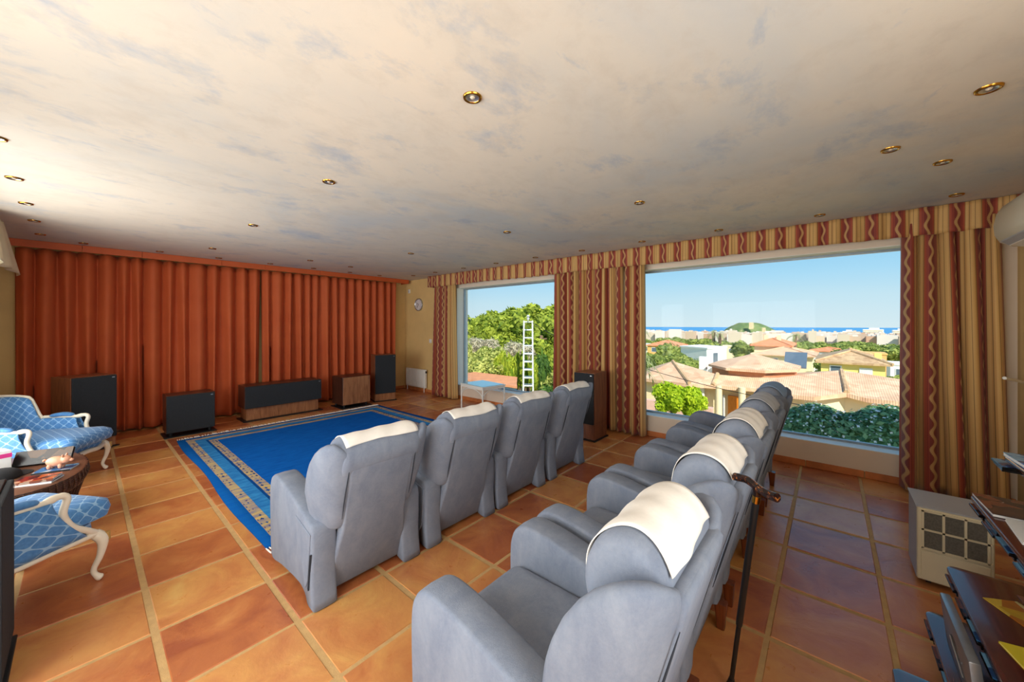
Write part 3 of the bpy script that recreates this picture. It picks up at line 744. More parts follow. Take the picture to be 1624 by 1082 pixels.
speaker('tower_loudspeaker', 'slim black tower loudspeaker with walnut foot in the far corner', (3.93, 6.78, 0), A_(-15), 0.40, 0.32, 0.91, 0.15, 'grille')
speaker('side_loudspeaker', 'brown loudspeaker in front of the wide striped curtain, behind the recliners', (4.44, 2.425, 0), A_(-90), 0.29, 0.34, 0.875, 0.21, 'grille', 'walnut', 'walnut')
speaker('rear_loudspeaker', 'dark loudspeaker cut off by the left edge of the picture', (-0.412, 2.73, 0), A_(90), 0.42, 0.36, 0.775, 0.05, 'grille', 'black', 'black')

# ================================================================== RADIATOR, CLOCK, SWITCH
t_ = thing('radiator', 'white ribbed panel radiator low on the yellow wall', 'radiator', (4.93, 7.11, 0))
obj('panel', boxb(-0.02, 0.03, -0.365, 0.365, 0.10, 0.505, 0.006, 2), 'white', t_)
for k in range(14):
    obj('rib', boxb(-0.034, -0.02, -0.345 + k * 0.0505, -0.31 + k * 0.0505, 0.125, 0.485, 0.005, 1), 'white', t_)
for s in (-0.3, 0.34): obj('pipe', tube(B(), [(0.005, s, 0.0), (0.005, s, 0.11)], 0.010, 10), 'white', t_, 60)
obj('valve', lathe(B(), [(0.014, 0), (0.018, 0.012), (0.018, 0.04), (0.012, 0.046)], 12, (0.0, -0.385, 0.43)), 'black', t_, 50)
t_ = thing('wall_clock', 'round silver-rimmed wall clock with a pale face', 'clock', (XR - 0.001, 7.08, 1.955))
def disc_x(prof, n=36): # lathe about the -x axis
    return loft(B(), [[(-z, r * math.cos(2 * PI * k / n), r * math.sin(2 * PI * k / n)) for k in range(n)] for r, z in prof])
obj('rim', disc_x([(0.145, 0.0), (0.147, 0.02), (0.138, 0.032), (0.126, 0.028), (0.122, 0.018)]), 'silver', t_, 50)
f_ = obj('face', disc_x([(0.122, 0.012), (0.122, 0.019), (0.001, 0.0195)]), plain('clock_face', srgb(222, 214, 214), 0.5), t_)
for a, L, w_ in ((0.9, 0.06, 0.005), (2.5, 0.09, 0.004)):
    d = Vector((0, math.sin(a), math.cos(a))); p = Vector((0, d.z, -d.y)) * w_; x = Vector((-0.0225, 0, 0))
    bm = B(); vs = [bm.verts.new(x + v) for v in (p, -p, d * L - p, d * L + p)]; vs2 = [bm.verts.new(x + Vector((-0.002, 0, 0)) + v) for v in (p, -p, d * L - p, d * L + p)]
    bm.faces.new(vs); bm.faces.new(vs2[::-1])
    for i in range(4): bm.faces.new((vs[i], vs2[i], vs2[(i + 1) % 4], vs[(i + 1) % 4]))
    obj('clock_hand', bm, 'black', f_)
for k in range(12):
    a = k * PI / 6; bm = boxb(-0.0215, -0.0195, -0.003, 0.003, 0.10, 0.115); o = obj('hour_mark', bm, 'black', f_); o.rotation_euler = (a, 0, 0)
t_ = thing('light_switch', 'small white light switch on the yellow wall', 'switch', (XR, 6.66, 1.14))
pl_ = obj('plate', boxb(-0.010, -0.001, -0.042, 0.042, -0.042, 0.042, 0.004, 2), 'white', t_); obj('rocker', boxb(-0.015, -0.010, -0.028, 0.028, -0.028, 0.028, 0.003, 1), 'white', pl_)
t_ = thing('corner_sensor', 'tiny white sensor high on the yellow wall by the red pelmet', 'sensor', (XR - 0.001, 7.45, 2.28))
obj('housing', boxb(-0.03, 0, -0.03, 0.03, -0.045, 0.045, 0.008, 2), 'white', t_); obj('lens', boxb(-0.035, -0.03, -0.018, 0.018, -0.03, 0.01, 0.002, 1), 'linen_grey', t_)

# ================================================================== WHITE SIDE TABLE
t_ = thing('side_table', 'white bamboo-style side table with a pale blue glass top under the window', 'table', (4.625, 4.66, 0), A_(-8))
HX, HY, HZ = 0.235, 0.315, 0.455
obj('top_frame', boxb(-HX - 0.02, HX + 0.02, -HY - 0.02, HY + 0.02, HZ - 0.022, HZ, 0.006, 2), 'white', t_)
tg = NT('pale_blue_glass'); tg.col(srgb(176, 214, 224)); tg.rough(0.06); tg.b.inputs['Coat Weight'].default_value = 1.0; nn = tg.noise(tg.coord('Object'), 3, 2); tg.bump(nn, 0.02, 0.002); M['blueglass'] = tg.m
obj('glass_top', boxb(-HX, HX, -HY, HY, HZ, HZ + 0.006, 0.002, 1), 'blueglass', t_)
for sx_ in (-1, 1):
    for sy_ in (-1, 1):
        obj('leg', tube(B(), [(sx_ * HX, sy_ * HY, 0), (sx_ * HX, sy_ * HY, 0.14), (sx_ * HX, sy_ * HY, 0.15), (sx_ * HX, sy_ * HY, 0.16), (sx_ * HX, sy_ * HY, 0.30), (sx_ * HX, sy_ * HY, 0.31), (sx_ * HX, sy_ * HY, 0.32), (sx_ * HX, sy_ * HY, HZ - 0.022)], [0.015, 0.013, 0.016, 0.013, 0.013, 0.016, 0.013, 0.014], 10), 'white', t_, 50)
for s in (-1, 1):
    obj('apron', boxb(-HX, HX, s * HY - 0.008, s * HY + 0.008, HZ - 0.055, HZ - 0.022), 'white', t_)
    obj('apron', boxb(s * HX - 0.008, s * HX + 0.008, -HY, HY, HZ - 0.055, HZ - 0.022), 'white', t_)
    arc = [(HX * math.cos(a) * 0.96, s * HY, HZ - 0.19 + 0.13 * math.sin(a)) for a in np.linspace(0, PI, 13)]
    obj('arched_brace', tube(B(), arc, 0.008, 8), 'white', t_, 60)
    arc = [(s * HX, HY * math.cos(a) * 0.96, HZ - 0.19 + 0.13 * math.sin(a)) for a in np.linspace(0, PI, 13)]
    obj('arched_brace', tube(B(), arc, 0.008, 8), 'white', t_, 60)

# ================================================================== BERGERE ARMCHAIRS
def bergere(label, loc, rotz):
    r = thing('bergere_armchair', label, 'armchair', loc, rotz, 'blue bergere armchairs')
    # plan of the tub from front right, round the back, to front left (x, y); local front is +y
    half = [(0.300, 0.07), (0.305, -0.02), (0.299, -0.11), (0.280, -0.20), (0.232, -0.275), (0.13, -0.313), (0.0, -0.322)]
    pl2 = half + [(-x, y) for x, y in half[:-1][::-1]]
    path = spline([(x, y, 0) for x, y in pl2], 72)
    def top(i):
        s = abs(i - 36) / 36           # 0 = back centre, 1 = arm end
        if s > 0.53: return 0.555 + 0.012 * (1 - s) / 0.4
        if s > 0.42:
            f = (0.53 - s) / 0.11; f = f * f * (3 - 2 * f); return 0.56 + f * 0.215
        return 0.775 + 0.045 * (1 - (s / 0.42) ** 2)
    def lean(p, z):
        s = max(0.0, -p.y) / 0.322
        return Vector((p.x * (1 + 0.05 * max(0, z - 0.3)), p.y - 0.16 * s * max(0, z - 0.32), z))
    acc = [0.0]
    for a, b in zip(path, path[1:]): acc.append(acc[-1] + (b - a).length)
    # upholstered shell, inner and outer faces
    rows = 9
    for nm, off in (('outer_upholstery', 0.018), ('inner_upholstery', -0.030)):
        P = np.zeros((rows, 73, 3)); UV = np.zeros((rows, 73, 2))
        for i, p in enumerate(path):
            tg_ = (path[min(i + 1, 72)] - path[max(i - 1, 0)]).normalized(); nr = Vector((tg_.y, -tg_.x, 0)) * -1
            if nr.dot(Vector((p.x, p.y + 0.05, 0))) < 0: nr = -nr
            for j in range(rows):
                f = j / (rows - 1); z = 0.30 + (top(i) - 0.30) * f
                puff = 0.016 * math.sin(PI * f) * (1 if off < 0 else 0.5)
                q_ = lean(p + nr * (off + (puff if off > 0 else -puff)), z); q_.y += max(0.0, 1 - min(i, 72 - i) / 9) * 0.15 * (1 - f) ** 1.6
                P[j, i] = q_; UV[j, i] = (acc[i], z)
        sheet(nm, P, UV, 'damask', r, 0.006)
    # carved frame: top rail, seat rail, posts
    obj('top_rail', tube(B(), [lean(p, top(i) + 0.006) for i, p in enumerate(path)], 0.016, 10, flat=1.0), 'cream_wood', r, 70)
    for s in (-1, 1):
        pts = spline([(s * 0.302, 0.055, 0.563), (s * 0.310, 0.115, 0.574), (s * 0.312, 0.138, 0.548), (s * 0.312, 0.122, 0.47), (s * 0.312, 0.158, 0.385), (s * 0.308, 0.228, 0.325), (s * 0.300, 0.272, 0.288)], 24)
        obj('arm_post', tube(B(), pts, [0.017, 0.020, 0.021] + [0.017] * 22, 10), 'cream_wood', r, 70)
        P = spline([(s * 0.304, 0.03, 0.580), (s * 0.304, -0.05, 0.592), (s * 0.292, -0.15, 0.582)], 10)
        pd = obj('arm_pad', tube(B(), P, [0.010, 0.022, 0.027, 0.029, 0.030, 0.030, 0.030, 0.029, 0.027, 0.022, 0.010], 10, flat=0.7), 'damask', r, 80)
    fr_ = spline([(0.300, 0.27, 0.275), (0.15, 0.318, 0.262), (0.0, 0.328, 0.275), (-0.15, 0.318, 0.262), (-0.300, 0.27, 0.275)], 20)
    obj('front_rail', tube(B(), fr_, 0.022, 10), 'cream_wood', r, 70)
    obj('seat_rail', tube(B(), [Vector((p.x, p.y, 0.285)) for p in [Vector((0.302, 0.27, 0))] + path + [Vector((-0.302, 0.27, 0))]], 0.018, 10), 'cream_wood', r, 70)
    # cabriole legs
    for s in (-1, 1):
        pts = spline([(s * 0.290, 0.270, 0.285), (s * 0.312, 0.296, 0.235), (s * 0.306, 0.290, 0.15), (s * 0.285, 0.272, 0.07), (s * 0.292, 0.285, 0.028), (s * 0.304, 0.300, 0.010)], 20)
        lg = obj('leg', tube(B(), pts, [0.026, 0.028, 0.029, 0.029, 0.027, 0.024, 0.021, 0.019, 0.017, 0.016, 0.015, 0.014, 0.0135, 0.013, 0.013, 0.014, 0.016, 0.018, 0.019, 0.017, 0.009], 10), 'cream_wood', r, 70)
        obj('carving', loft(B(), [rrect(s * 0.318, 0.316, 0.012, 0.009, 0.005, z, 2) for z in (0.225, 0.25, 0.275)]), 'gilt', lg, 60)
        pts = spline([(s * 0.225, -0.255, 0.285), (s * 0.240, -0.285, 0.20), (s * 0.228, -0.275, 0.10), (s * 0.245, -0.31, 0.010)], 14)
        obj('leg', tube(B(), pts, [0.030, 0.029, 0.028, 0.026, 0.024, 0.022, 0.020, 0.019, 0.018, 0.018, 0.018, 0.018, 0.018, 0.018, 0.014], 10), 'cream_wood', r, 70)
    # seat platform and loose cushion
    def slabuv(nm, rows_):
        rings = [rrect(0, cy, hx_, hy_, rad, z, 6) for (z, hx_, hy_, cy, rad) in rows_]
        bm = loft(B(), rings); uvl = bm.loops.layers.uv.new('UVMap')
        for f in bm.faces:
            up = abs(f.normal.z) > 0.7 if f.normal.length else False
            f.normal_update(); up = abs(f.normal.z) > 0.6
            for lp in f.loops:
                c_ = lp.vert.co; lp[uvl].uv = (c_.x, c_.y) if up else (c_.x + c_.y, c_.z)
        return obj(nm, bm, 'damask', r, 50)
    slabuv('seat_platform', [(0.270, 0.255, 0.27, 0.02, 0.08), (0.30, 0.270, 0.285, 0.025, 0.08), (0.335, 0.262, 0.285, 0.025, 0.08)])
    slabuv('seat_cushion', [(0.337, 0.245, 0.285, 0.075, 0.06), (0.350, 0.268, 0.310, 0.075, 0.07), (0.395, 0.276, 0.320, 0.075, 0.07), (0.436, 0.268, 0.310, 0.075, 0.07), (0.460, 0.235, 0.27, 0.075, 0.06), (0.470, 0.15, 0.18, 0.075, 0.05)])
    return r
bergere('blue damask armchair with cream carved frame, behind the wicker table', (-0.245, 5.62, 0), A_(-90 - 33))
bergere('blue damask armchair with cream carved frame, in front of the wicker table', (-0.340, 3.345, 0), A_(-90 + 33))

# ================================================================== WICKER TABLE AND WHAT STANDS ON IT
TX, TY, TZ = -0.275, 4.44, 0.425
t_ = thing('wicker_table', 'dark oval wicker coffee table between the two blue armchairs', 'table', (TX, TY, 0))
def oval(a, b, z, n=48): return [(a * math.cos(2 * PI * k / n), b * math.sin(2 * PI * k / n), z) for k in range(n)]
obj('table_top', loft(B(), [oval(0.285, 0.545, TZ - 0.03), oval(0.290, 0.55, TZ - 0.02), oval(0.288, 0.548, TZ)]), plain('dark_table_top', srgb(50, 30, 24), 0.18, 0.2, 10), t_, 40)
obj('woven_rim', loft(B(), [oval(0.292, 0.552, TZ + 0.004), oval(0.306, 0.568, TZ), oval(0.308, 0.570, TZ - 0.05), oval(0.295, 0.555, TZ - 0.10), oval(0.285, 0.545, TZ - 0.10), oval(0.29, 0.55, TZ)]), 'wicker', t_, 40)
obj('basket_body', loft(B(), [oval(0.22, 0.42, 0.004), oval(0.24, 0.45, 0.03), oval(0.25, 0.47, 0.2), oval(0.28, 0.54, TZ - 0.10)]), 'wicker', t_, 40)
for k in range(56):
    a = 2 * PI * k / 56; c_, s_ = math.cos(a), math.sin(a)
    obj('rib', tube(B(), [(0.243 * c_, 0.453 * s_, 0.01), (0.253 * c_, 0.475 * s_, 0.2), (0.287 * c_, 0.548 * s_, TZ - 0.105), (0.313 * c_, 0.575 * s_, TZ - 0.05), (0.304 * c_, 0.566 * s_, TZ + 0.003)], 0.0055, 5), 'wicker', t_)
# pig figurine: one skin, fused from its volumes
def pig():
    bm = B()
    def sph(c, r, sc=(1, 1, 1), rot=None):
        m = Matrix.Translation(c) @ (rot or Matrix.Identity(4)) @ Matrix.Diagonal((r * sc[0], r * sc[1], r * sc[2], 1))
        bmesh.ops.create_uvsphere(bm, u_segments=16, v_segments=10, radius=1, matrix=m)
    sph((0, 0, 0.052), 0.036, (1.55, 1, 1.0)); sph((0.052, 0, 0.060), 0.028, (1.05, 1, 1)); sph((0.082, 0, 0.053), 0.013, (1.1, 1, 0.9))
    for x in (-0.03, 0.030):
        for y in (-0.018, 0.018): sph((x, y, 0.018), 0.0115, (1, 1, 1.7))
    for y in (-1, 1): sph((0.046, 0.018 * y, 0.088), 0.012, (0.45, 0.8, 1.3), Matrix.Rotation(y * -0.4, 4, 'X'))
    for k in range(8):
        a = k * 0.9; sph((-0.058 - 0.002 * k, 0.006 * math.cos(a), 0.064 + 0.006 * math.sin(a)), 0.005)
    return bm
o = obj('pig_figurine', pig(), plain('pink_ceramic', srgb(222, 158, 126), 0.35, 0.08, 20), None, 179, (-0.125, 4.33, TZ + 0.0155), (0, 0, A_(-28)))
md = o.modifiers.new('one_skin', 'REMESH'); md.mode = 'VOXEL'; md.voxel_size = 0.0028; md.use_smooth_shade = True
tag(o, 'pink pig figurine standing on the wicker table', 'figurine')
def printed(name, cols, scale=30, rough=0.25):
    q = NT(name); c = q.coord('Object'); v = q.new('ShaderNodeTexVoronoi'); q.l.new(c, v.inputs['Vector']); v.inputs['Scale'].default_value = scale
    st = [((i + 0.0) / len(cols), k) for i, k in enumerate(cols)]
    n = q.noise(c, scale * 1.5, 3); q.col(q.mix(q.math('MULTIPLY', n, 0.4), q.ramp(v.outputs['Color'], st, 'CONSTANT'), (0.02, 0.02, 0.02, 1))); q.rough(rough); return q.m
M['print_dark'] = printed('dark_cover_print', [srgb(28, 24, 24), srgb(60, 44, 36), srgb(96, 70, 50), srgb(34, 36, 34)], 14)
M['print_red'] = printed('red_cover_print', [srgb(150, 40, 30), srgb(190, 90, 40), srgb(60, 30, 34), srgb(200, 150, 120)], 26)
M['print_blue'] = printed('blue_cover_print', [srgb(60, 120, 180), srgb(120, 170, 206), srgb(40, 70, 120), srgb(190, 200, 210)], 18)
M['print_warm'] = printed('warm_cover_print', [srgb(96, 60, 50), srgb(140, 80, 60), srgb(60, 40, 50), srgb(180, 150, 130)], 22)
M['print_yellow'] = printed('yellow_leaflet_print', [srgb(226, 176, 40), srgb(240, 200, 70), srgb(206, 120, 30), srgb(236, 220, 150)], 16)
M['paper'] = plain('white_paper', srgb(232, 230, 226), 0.6, 0.03, 9)
M['yellow_paper'] = plain('yellow_paper', srgb(236, 212, 40), 0.6, 0.05, 9)
def casebox(name, label, cat, loc, rot, w, d, h, cover, edge='paper', group=None, spine='black'):
    r = thing(name, label, cat, loc, 0, group); r.rotation_euler = rot
    obj('pages', boxb(-w / 2 + 0.002, w / 2 - 0.002, -d / 2 + 0.003, d / 2 - 0.002, 0.0015, h - 0.0015), edge, r)
    obj('cover', boxb(-w / 2, w / 2, -d / 2, d / 2, h - 0.0015, h, 0.0004, 1), cover, r)
    obj('back_cover', boxb(-w / 2, w / 2, -d / 2, d / 2, 0, 0.0015), cover, r)
    obj('spine', boxb(-w / 2, w / 2, -d / 2 - 0.0005, -d / 2 + 0.0025, 0, h), spine, r)
    return r
casebox('flat_box', 'flat dark picture box standing tilted behind the pig figurine', 'box', (-0.185, 4.60, TZ + 0.050), (A_(58), 0, A_(-20)), 0.30, 0.11, 0.028, 'print_dark', 'black', None, 'black')
casebox('disc_case', 'blue disc case lying under the pig figurine', 'disc case', (-0.125, 4.33, TZ + 0.001), (0, 0, A_(-20)), 0.19, 0.135, 0.014, 'print_blue')
casebox('disc_case', 'white-edged disc case under the red one on the wicker table', 'disc case', (-0.195, 4.09, TZ + 0.001), (0, 0, A_(-24)), 0.19, 0.135, 0.014, 'print_blue', 'paper', None, 'paper')
casebox('disc_case', 'red disc case at the near edge of the wicker table', 'disc case', (-0.200, 4.095, TZ + 0.0155), (0, 0, A_(-18)), 0.19, 0.135, 0.015, 'print_red', 'paper', None, 'print_warm')
bx_ = thing('carton', 'small white carton with a pink label at the left picture edge', 'carton', (-0.40, 4.60, TZ), A_(20))
obj('carton_body', boxb(-0.045, 0.045, -0.06, 0.06, 0.0, 0.155, 0.003, 1), 'paper', bx_); obj('carton_flap', boxb(-0.047, 0.0, -0.06, 0.06, 0.155, 0.158), 'paper', bx_)
obj('pink_label', boxb(-0.0462, 0.0462, -0.0612, 0.0612, 0.105, 0.135), plain('pink_print', srgb(226, 60, 140), 0.4), bx_)
hat = thing('black_cap', 'flat black cap lying on the left of the wicker table', 'cap', (-0.385, 4.36, TZ), A_(-40))
obj('crown', lathe(B(), [(0.105, 0.004), (0.11, 0.02), (0.10, 0.045), (0.075, 0.062), (0.03, 0.070), (0.003, 0.071)], 28), plain('black_felt', srgb(20, 20, 22), 0.9, 0.1, 30, 0.2, 200), hat, 60)
obj('brim', loft(B(), [[(0.10 * math.cos(a) , 0.09 + 0.09 * math.sin(a), 0.004 + dz) for a in np.linspace(0, 2 * PI, 24, endpoint=False)] for dz in (0, 0.004)]), 'black', hat, 40)
o = casebox('magazine', 'open white magazine at the left end of the wicker table', 'magazine', (-0.42, 4.13, TZ + 0.001), (0, 0, A_(30)), 0.17, 0.13, 0.005, 'paper')

# ================================================================== AIR CONDITIONER
t_ = thing('air_conditioner', 'ivory wall air conditioner at the right picture edge, over the curtain', 'air conditioner', (3.87, YB, 2.04))
prof = [(0.001, 0.0), (0.10, 0.0), (0.19, 0.012), (0.245, 0.045), (0.270, 0.10), (0.275, 0.17), (0.262, 0.25), (0.235, 0.30), (0.20, 0.315), (0.001, 0.315)]
obj('case', prism(B(), prof, 'x', -0.42, 0.42, 0.012, 2), 'ac', t_, 45)
obj('louver', prism(B(), [(0.13, -0.004), (0.215, 0.014), (0.218, 0.020), (0.13, 0.004)], 'x', -0.36, 0.36), 'white', t_)
obj('outlet', prism(B(), [(0.215, 0.016), (0.250, 0.044), (0.252, 0.052), (0.217, 0.024)], 'x', -0.36, 0.36), 'grey_metal', t_)

# ================================================================== BEIGE HEATER (faces the camera side, -x)
t_ = thing('room_heater', 'beige metal heater with a dark air grille beside the striped curtain', 'heater', (3.15, -0.385, 0))
HD, HW, HH = 0.30, 0.28, 0.448     # depth along +x, width along -y, height
body = [(0.03, 0.03), (0.03, HH), (HD, HH), (HD, 0.03)]
obj('body', loft(B(), [[(x, y, z) for x, z in body] for y in (0.0, -HW)]), 'grey_metal', t_)
obj('top_cover', loft(B(), [[(0.0, y, HH), (HD + 0.004, y, HH), (HD + 0.004, y, HH + 0.008), (0.0, y, HH + 0.008)] for y in (0.006, -HW - 0.006)]), 'grey_metal', t_)
obj('front_frame', boxb(0.0, 0.03, -HW, 0.0, 0.035, HH, 0.004, 1), 'beige_metal', t_)
gw = (HW - 0.03 - 4 * 0.012) / 3
for r in range(2):
    for c in range(3):
        y1 = -0.027 - c * (gw + 0.012); z0 = 0.226 + r * 0.106
        obj('grille_panel', boxb(-0.003, 0.001, y1 - gw, y1, z0, z0 + 0.096), 'mesh', t_)
for y in [-0.015 - 0.006 - k * (gw + 0.012) for k in range(4)]: obj('grille_bar', boxb(-0.008, 0.0, y - 0.005, y + 0.005, 0.219, 0.436), 'beige_metal', t_)
for z in (0.221, 0.327, 0.433): obj('grille_bar', boxb(-0.008, 0.0, -HW + 0.008, -0.014, z - 0.005, z + 0.005), 'beige_metal', t_)
obj('lower_door', boxb(-0.006, 0.0, -HW + 0.012, -0.014, 0.04, 0.205, 0.004, 1), 'beige_metal', t_)
for x in (0.06, 0.25):
    for y in (-0.05, -HW + 0.05): obj('caster', tube(B(), [(x, y - 0.01, 0.015), (x, y + 0.01, 0.015)], 0.015, 12), 'black', t_, 40)

# ================================================================== MAHOGANY RACK WITH MEDIA
rk = thing('media_rack', 'stepped dark mahogany rack with rounded shelves at the lower right', 'rack', (0, 0, 0))
XE = 2.60
def shelf(z, yf, xe=XE, th=0.022, x0=0.9):
    r = 0.035
    out = [(x0, YB + 0.02), (xe, YB + 0.02)] + [(xe - r + r * math.cos(a), yf - r + r * math.sin(a)) for a in np.linspace(0, PI / 2, 6)] + [(x0, yf)]
    return obj('shelf', prism(B(), out, 'z', z - th, z, 0.006, 2), 'mahogany', rk, 40)
SH = [(0.155, -0.34), (0.395, -0.405), (0.74, -0.475), (0.94, -0.568)]
for z, yf in SH: shelf(z, yf)
obj('drawer_base', prism(B(), [(0.95, YB + 0.03), (2.24, YB + 0.03), (2.24, -0.22), (2.22, -0.20), (0.95, -0.20)], 'z', 0.0, 0.055, 0.006, 2), 'mahogany', rk, 40)
for (za, ya), (zb, yb2) in zip([(0.0, -0.34)] + SH, SH):
    for x in (2.46, 1.75, 1.05):
        obj('support', boxb(x - 0.012, x + 0.012, YB + 0.04, min(ya, yb2) - 0.20, za, zb - 0.022), 'mahogany', rk)
obj('back_panel', boxb(0.92, 2.58, YB + 0.006, YB + 0.02, 0.0, 0.94), 'mahogany', rk)
def cd(label, x, y, z, w=0.142, d=0.124, rz=0.0, rx=0.0, spine='black', cover='print_blue', group='disc cases in the mahogany rack'):
    r = thing('disc_case', label, 'disc case', (x, y, z), 0, group); r.rotation_euler = (rx, 0, rz)
    obj('case', boxb(-w / 2, w / 2, -d / 2, d / 2, 0.0, 0.0095, 0.001, 1), M['black_gloss'], r)
    obj('insert', boxb(-w / 2 + 0.010, w / 2 - 0.002, -d / 2 + 0.002, d / 2 - 0.002, 0.0095, 0.0102), cover, r)
    return r
# rails of cases pushed under the shelf edges, showing past the front
for zi, (z, yf) in enumerate(SH[:3]):
    lab = ['under the lowest mahogany shelf', 'under the wide middle mahogany shelf', 'under the upper mahogany shelf'][zi]
    led = obj('ledge', boxb(1.3, 2.55, yf - 0.16, yf - 0.02, z - 0.058, z - 0.050), 'mahogany', rk)
    for k in range(4):
        x = 2.49 - k * 0.17
        for j in range(2):
            cd('%s disc case, %s pair %s' % (('lower', 'upper')[j], ORD[k], lab), x + 0.004 * j, yf - 0.066 + 0.010 * ((k + j) % 2), z - 0.0498 + j * 0.0105, cover=('print_blue', 'print_warm', 'print_dark')[(k + j) % 3], group='cases under shelf %s' % ('one', 'two', 'three')[zi])
# aluminium case standing on the lowest shelf
t_ = thing('metal_case', 'flat grey metal case standing on edge between the two lower shelves', 'case', (2.17, -0.392, 0.158), 0)
t_.rotation_euler = (A_(-6), 0, 0)
obj('shell', boxb(-0.215, 0.215, -0.015, 0.015, 0.0, 0.205, 0.005, 2), plain('brushed_aluminium', srgb(140, 142, 146), 0.35, 0.06, 30, metal=0.6), t_, 40)
obj('handle_recess', prism(B(), [(0.02 + 0.06 * math.cos(a) * 1.0, 0.10 + 0.035 * math.sin(a)) for a in np.linspace(0, 2 * PI, 24, endpoint=False)], 'y', 0.0152, 0.0168), plain('dark_aluminium', srgb(98, 92, 88), 0.4, metal=0.5), t_)
obj('handle_bar', tube(B(), [(-0.10, 0.019, 0.07), (0.06, 0.019, 0.12)], 0.003, 8), 'silver', t_)
obj('rivet', lathe(B(), [(0.005, 0), (0.003, 0.003)], 10, (-0.10, 0.0, 0.0)), 'silver', t_, None, (0, 0.016, 0.12), (-PI / 2, 0, 0))
# papers on the middle shelf
ZT = SH[1][0]
casebox('leaflet', 'orange and yellow leaflet on the middle shelf beside the black puck', 'leaflet', (2.31, -0.565, ZT + 0.0005), (0, 0, A_(28)), 0.20, 0.11, 0.003, 'print_yellow', 'paper', None, 'print_yellow')
casebox('postcard', 'small picture card lying behind the yellow leaflet', 'card', (2.42, -0.635, ZT + 0.0005), (0, 0, A_(5)), 0.14, 0.10, 0.002, 'print_warm')
o = casebox('yellow_notepad', 'bright yellow notepad on the middle shelf edge', 'notepad', (1.98, -0.520, ZT + 0.0005), (0, 0, A_(14)), 0.22, 0.10, 0.006, 'yellow_paper', 'paper', None, 'yellow_paper')
casebox('envelope', 'white envelope lying beside the yellow notepad', 'envelope', (2.02, -0.63, ZT + 0.0005), (0, 0, A_(8)), 0.22, 0.10, 0.003, 'paper', 'paper', None, 'paper')
t_ = thing('computer_puck', 'round black plastic puck on the leaflet', 'puck', (2.27, -0.635, ZT + 0.004))
obj('puck_body', lathe(B(), [(0.04, 0), (0.045, 0.008), (0.045, 0.025), (0.038, 0.034), (0.02, 0.037), (0.001, 0.037)], 24), 'black_gloss', t_, 50); obj('puck_ring', lathe(B(), [(0.022, 0.0362), (0.025, 0.0385), (0.028, 0.0355)], 20, cap=False), 'silver', t_, 50)
casebox('booklet', 'cream booklet leaning on a curved mahogany holder', 'booklet', (2.44, -0.72, ZT + 0.078), (A_(8), 0, A_(4)), 0.24, 0.13, 0.022, 'linen', 'paper', None, 'linen')
hb = obj('curved_holder', lathe(B(), [(0.10, 0.0), (0.13, 0.02), (0.135, 0.05), (0.125, 0.06), (0.10, 0.03), (0.001, 0.03)], 28, (2.44, -0.74, ZT)), 'mahogany', rk, 40)
# things on the upper shelves
Z3, Z4 = SH[2][0], SH[3][0]
casebox('picture_book', 'glossy picture book lying open-faced at the end of the upper shelf', 'book', (2.47, -0.585, Z3 + 0.0005), (0, 0, A_(2)), 0.24, 0.20, 0.012, 'print_warm', 'paper', None, 'print_blue')
casebox('picture_book', 'thin pale book under the edge of the glossy picture book', 'book', (2.22, -0.60, Z3 + 0.0005), (0, 0, A_(-3)), 0.22, 0.18, 0.010, 'paper', 'paper', None, 'paper')
casebox('blue_folder', 'light blue folder leaning on the upper shelf at the picture edge', 'folder', (2.12, -0.68, Z3 + 0.05), (A_(28), 0, A_(6)), 0.26, 0.20, 0.02, plain('pale_blue_card', srgb(168, 204, 222), 0.5), 'paper', None, plain('blue_card_edge', srgb(150, 196, 220), 0.5))
casebox('picture_book', 'blue-edged book on the top shelf of the rack', 'book', (2.46, -0.655, Z4 + 0.0005), (0, 0, A_(3)), 0.24, 0.17, 0.014, 'print_blue', 'paper', None, 'print_blue')
for k in range(2):
    cd(('lower' if k == 0 else 'upper') + ' disc case of the pair under the end of the top shelf', 2.565, -0.610 + 0.003 * k, Z4 - 0.0515 + 0.0104 * k, rz=0.05 * (k - 1), cover='print_blue', group='disc cases beneath the top shelf')
obj('ledge', boxb(2.2, 2.58, -0.78, -0.60, Z4 - 0.062, Z4 - 0.052), 'mahogany', rk)

# ================================================================== OUTSIDE
def leafmat(name, lo, hi, trans=0.35):
    q = NT(name); g = q.new('ShaderNodeNewGeometry'); c = q.coord('Object')
    n = q.noise(c, 0.9, 3)
    f = q.math('ADD', q.math('MULTIPLY', g.outputs['Random Per Island'], 0.6), q.math('MULTIPLY', n, 0.5))
    k = q.ramp(f, [(0.2, lo), (0.85, hi)])
    q.col(k); q.rough(0.6); q.spec(0.25)
    tr = q.new('ShaderNodeBsdfTranslucent'); q.l.new(k, tr.inputs[0])
    mx = q.new('ShaderNodeMixShader'); mx.inputs[0].default_value = trans
    q.l.new(q.b.outputs[0], mx.inputs[1]); q.l.new(tr.outputs[0], mx.inputs[2]); q.l.new(mx.outputs[0], q.out.inputs[0])
    return q.m
M['pine'] = leafmat('pine_needles', srgb(84, 112, 34), srgb(196, 206, 76))
M['bright'] = leafmat('lime_green_leaves', srgb(120, 160, 20), srgb(220, 236, 60))
M['mixed'] = leafmat('mixed_garden_leaves', srgb(104, 126, 48), srgb(226, 226, 130))
M['cypress'] = leafmat('cypress_green', srgb(110, 140, 30), srgb(200, 210, 70))
M['dark_cypress'] = leafmat('dark_cypress_green', srgb(50, 84, 40), srgb(110, 146, 62))
M['hedge'] = leafmat('jasmine_leaves', srgb(70, 118, 84), srgb(150, 190, 140))
M['olive'] = leafmat('olive_green', srgb(108, 130, 64), srgb(188, 196, 104))
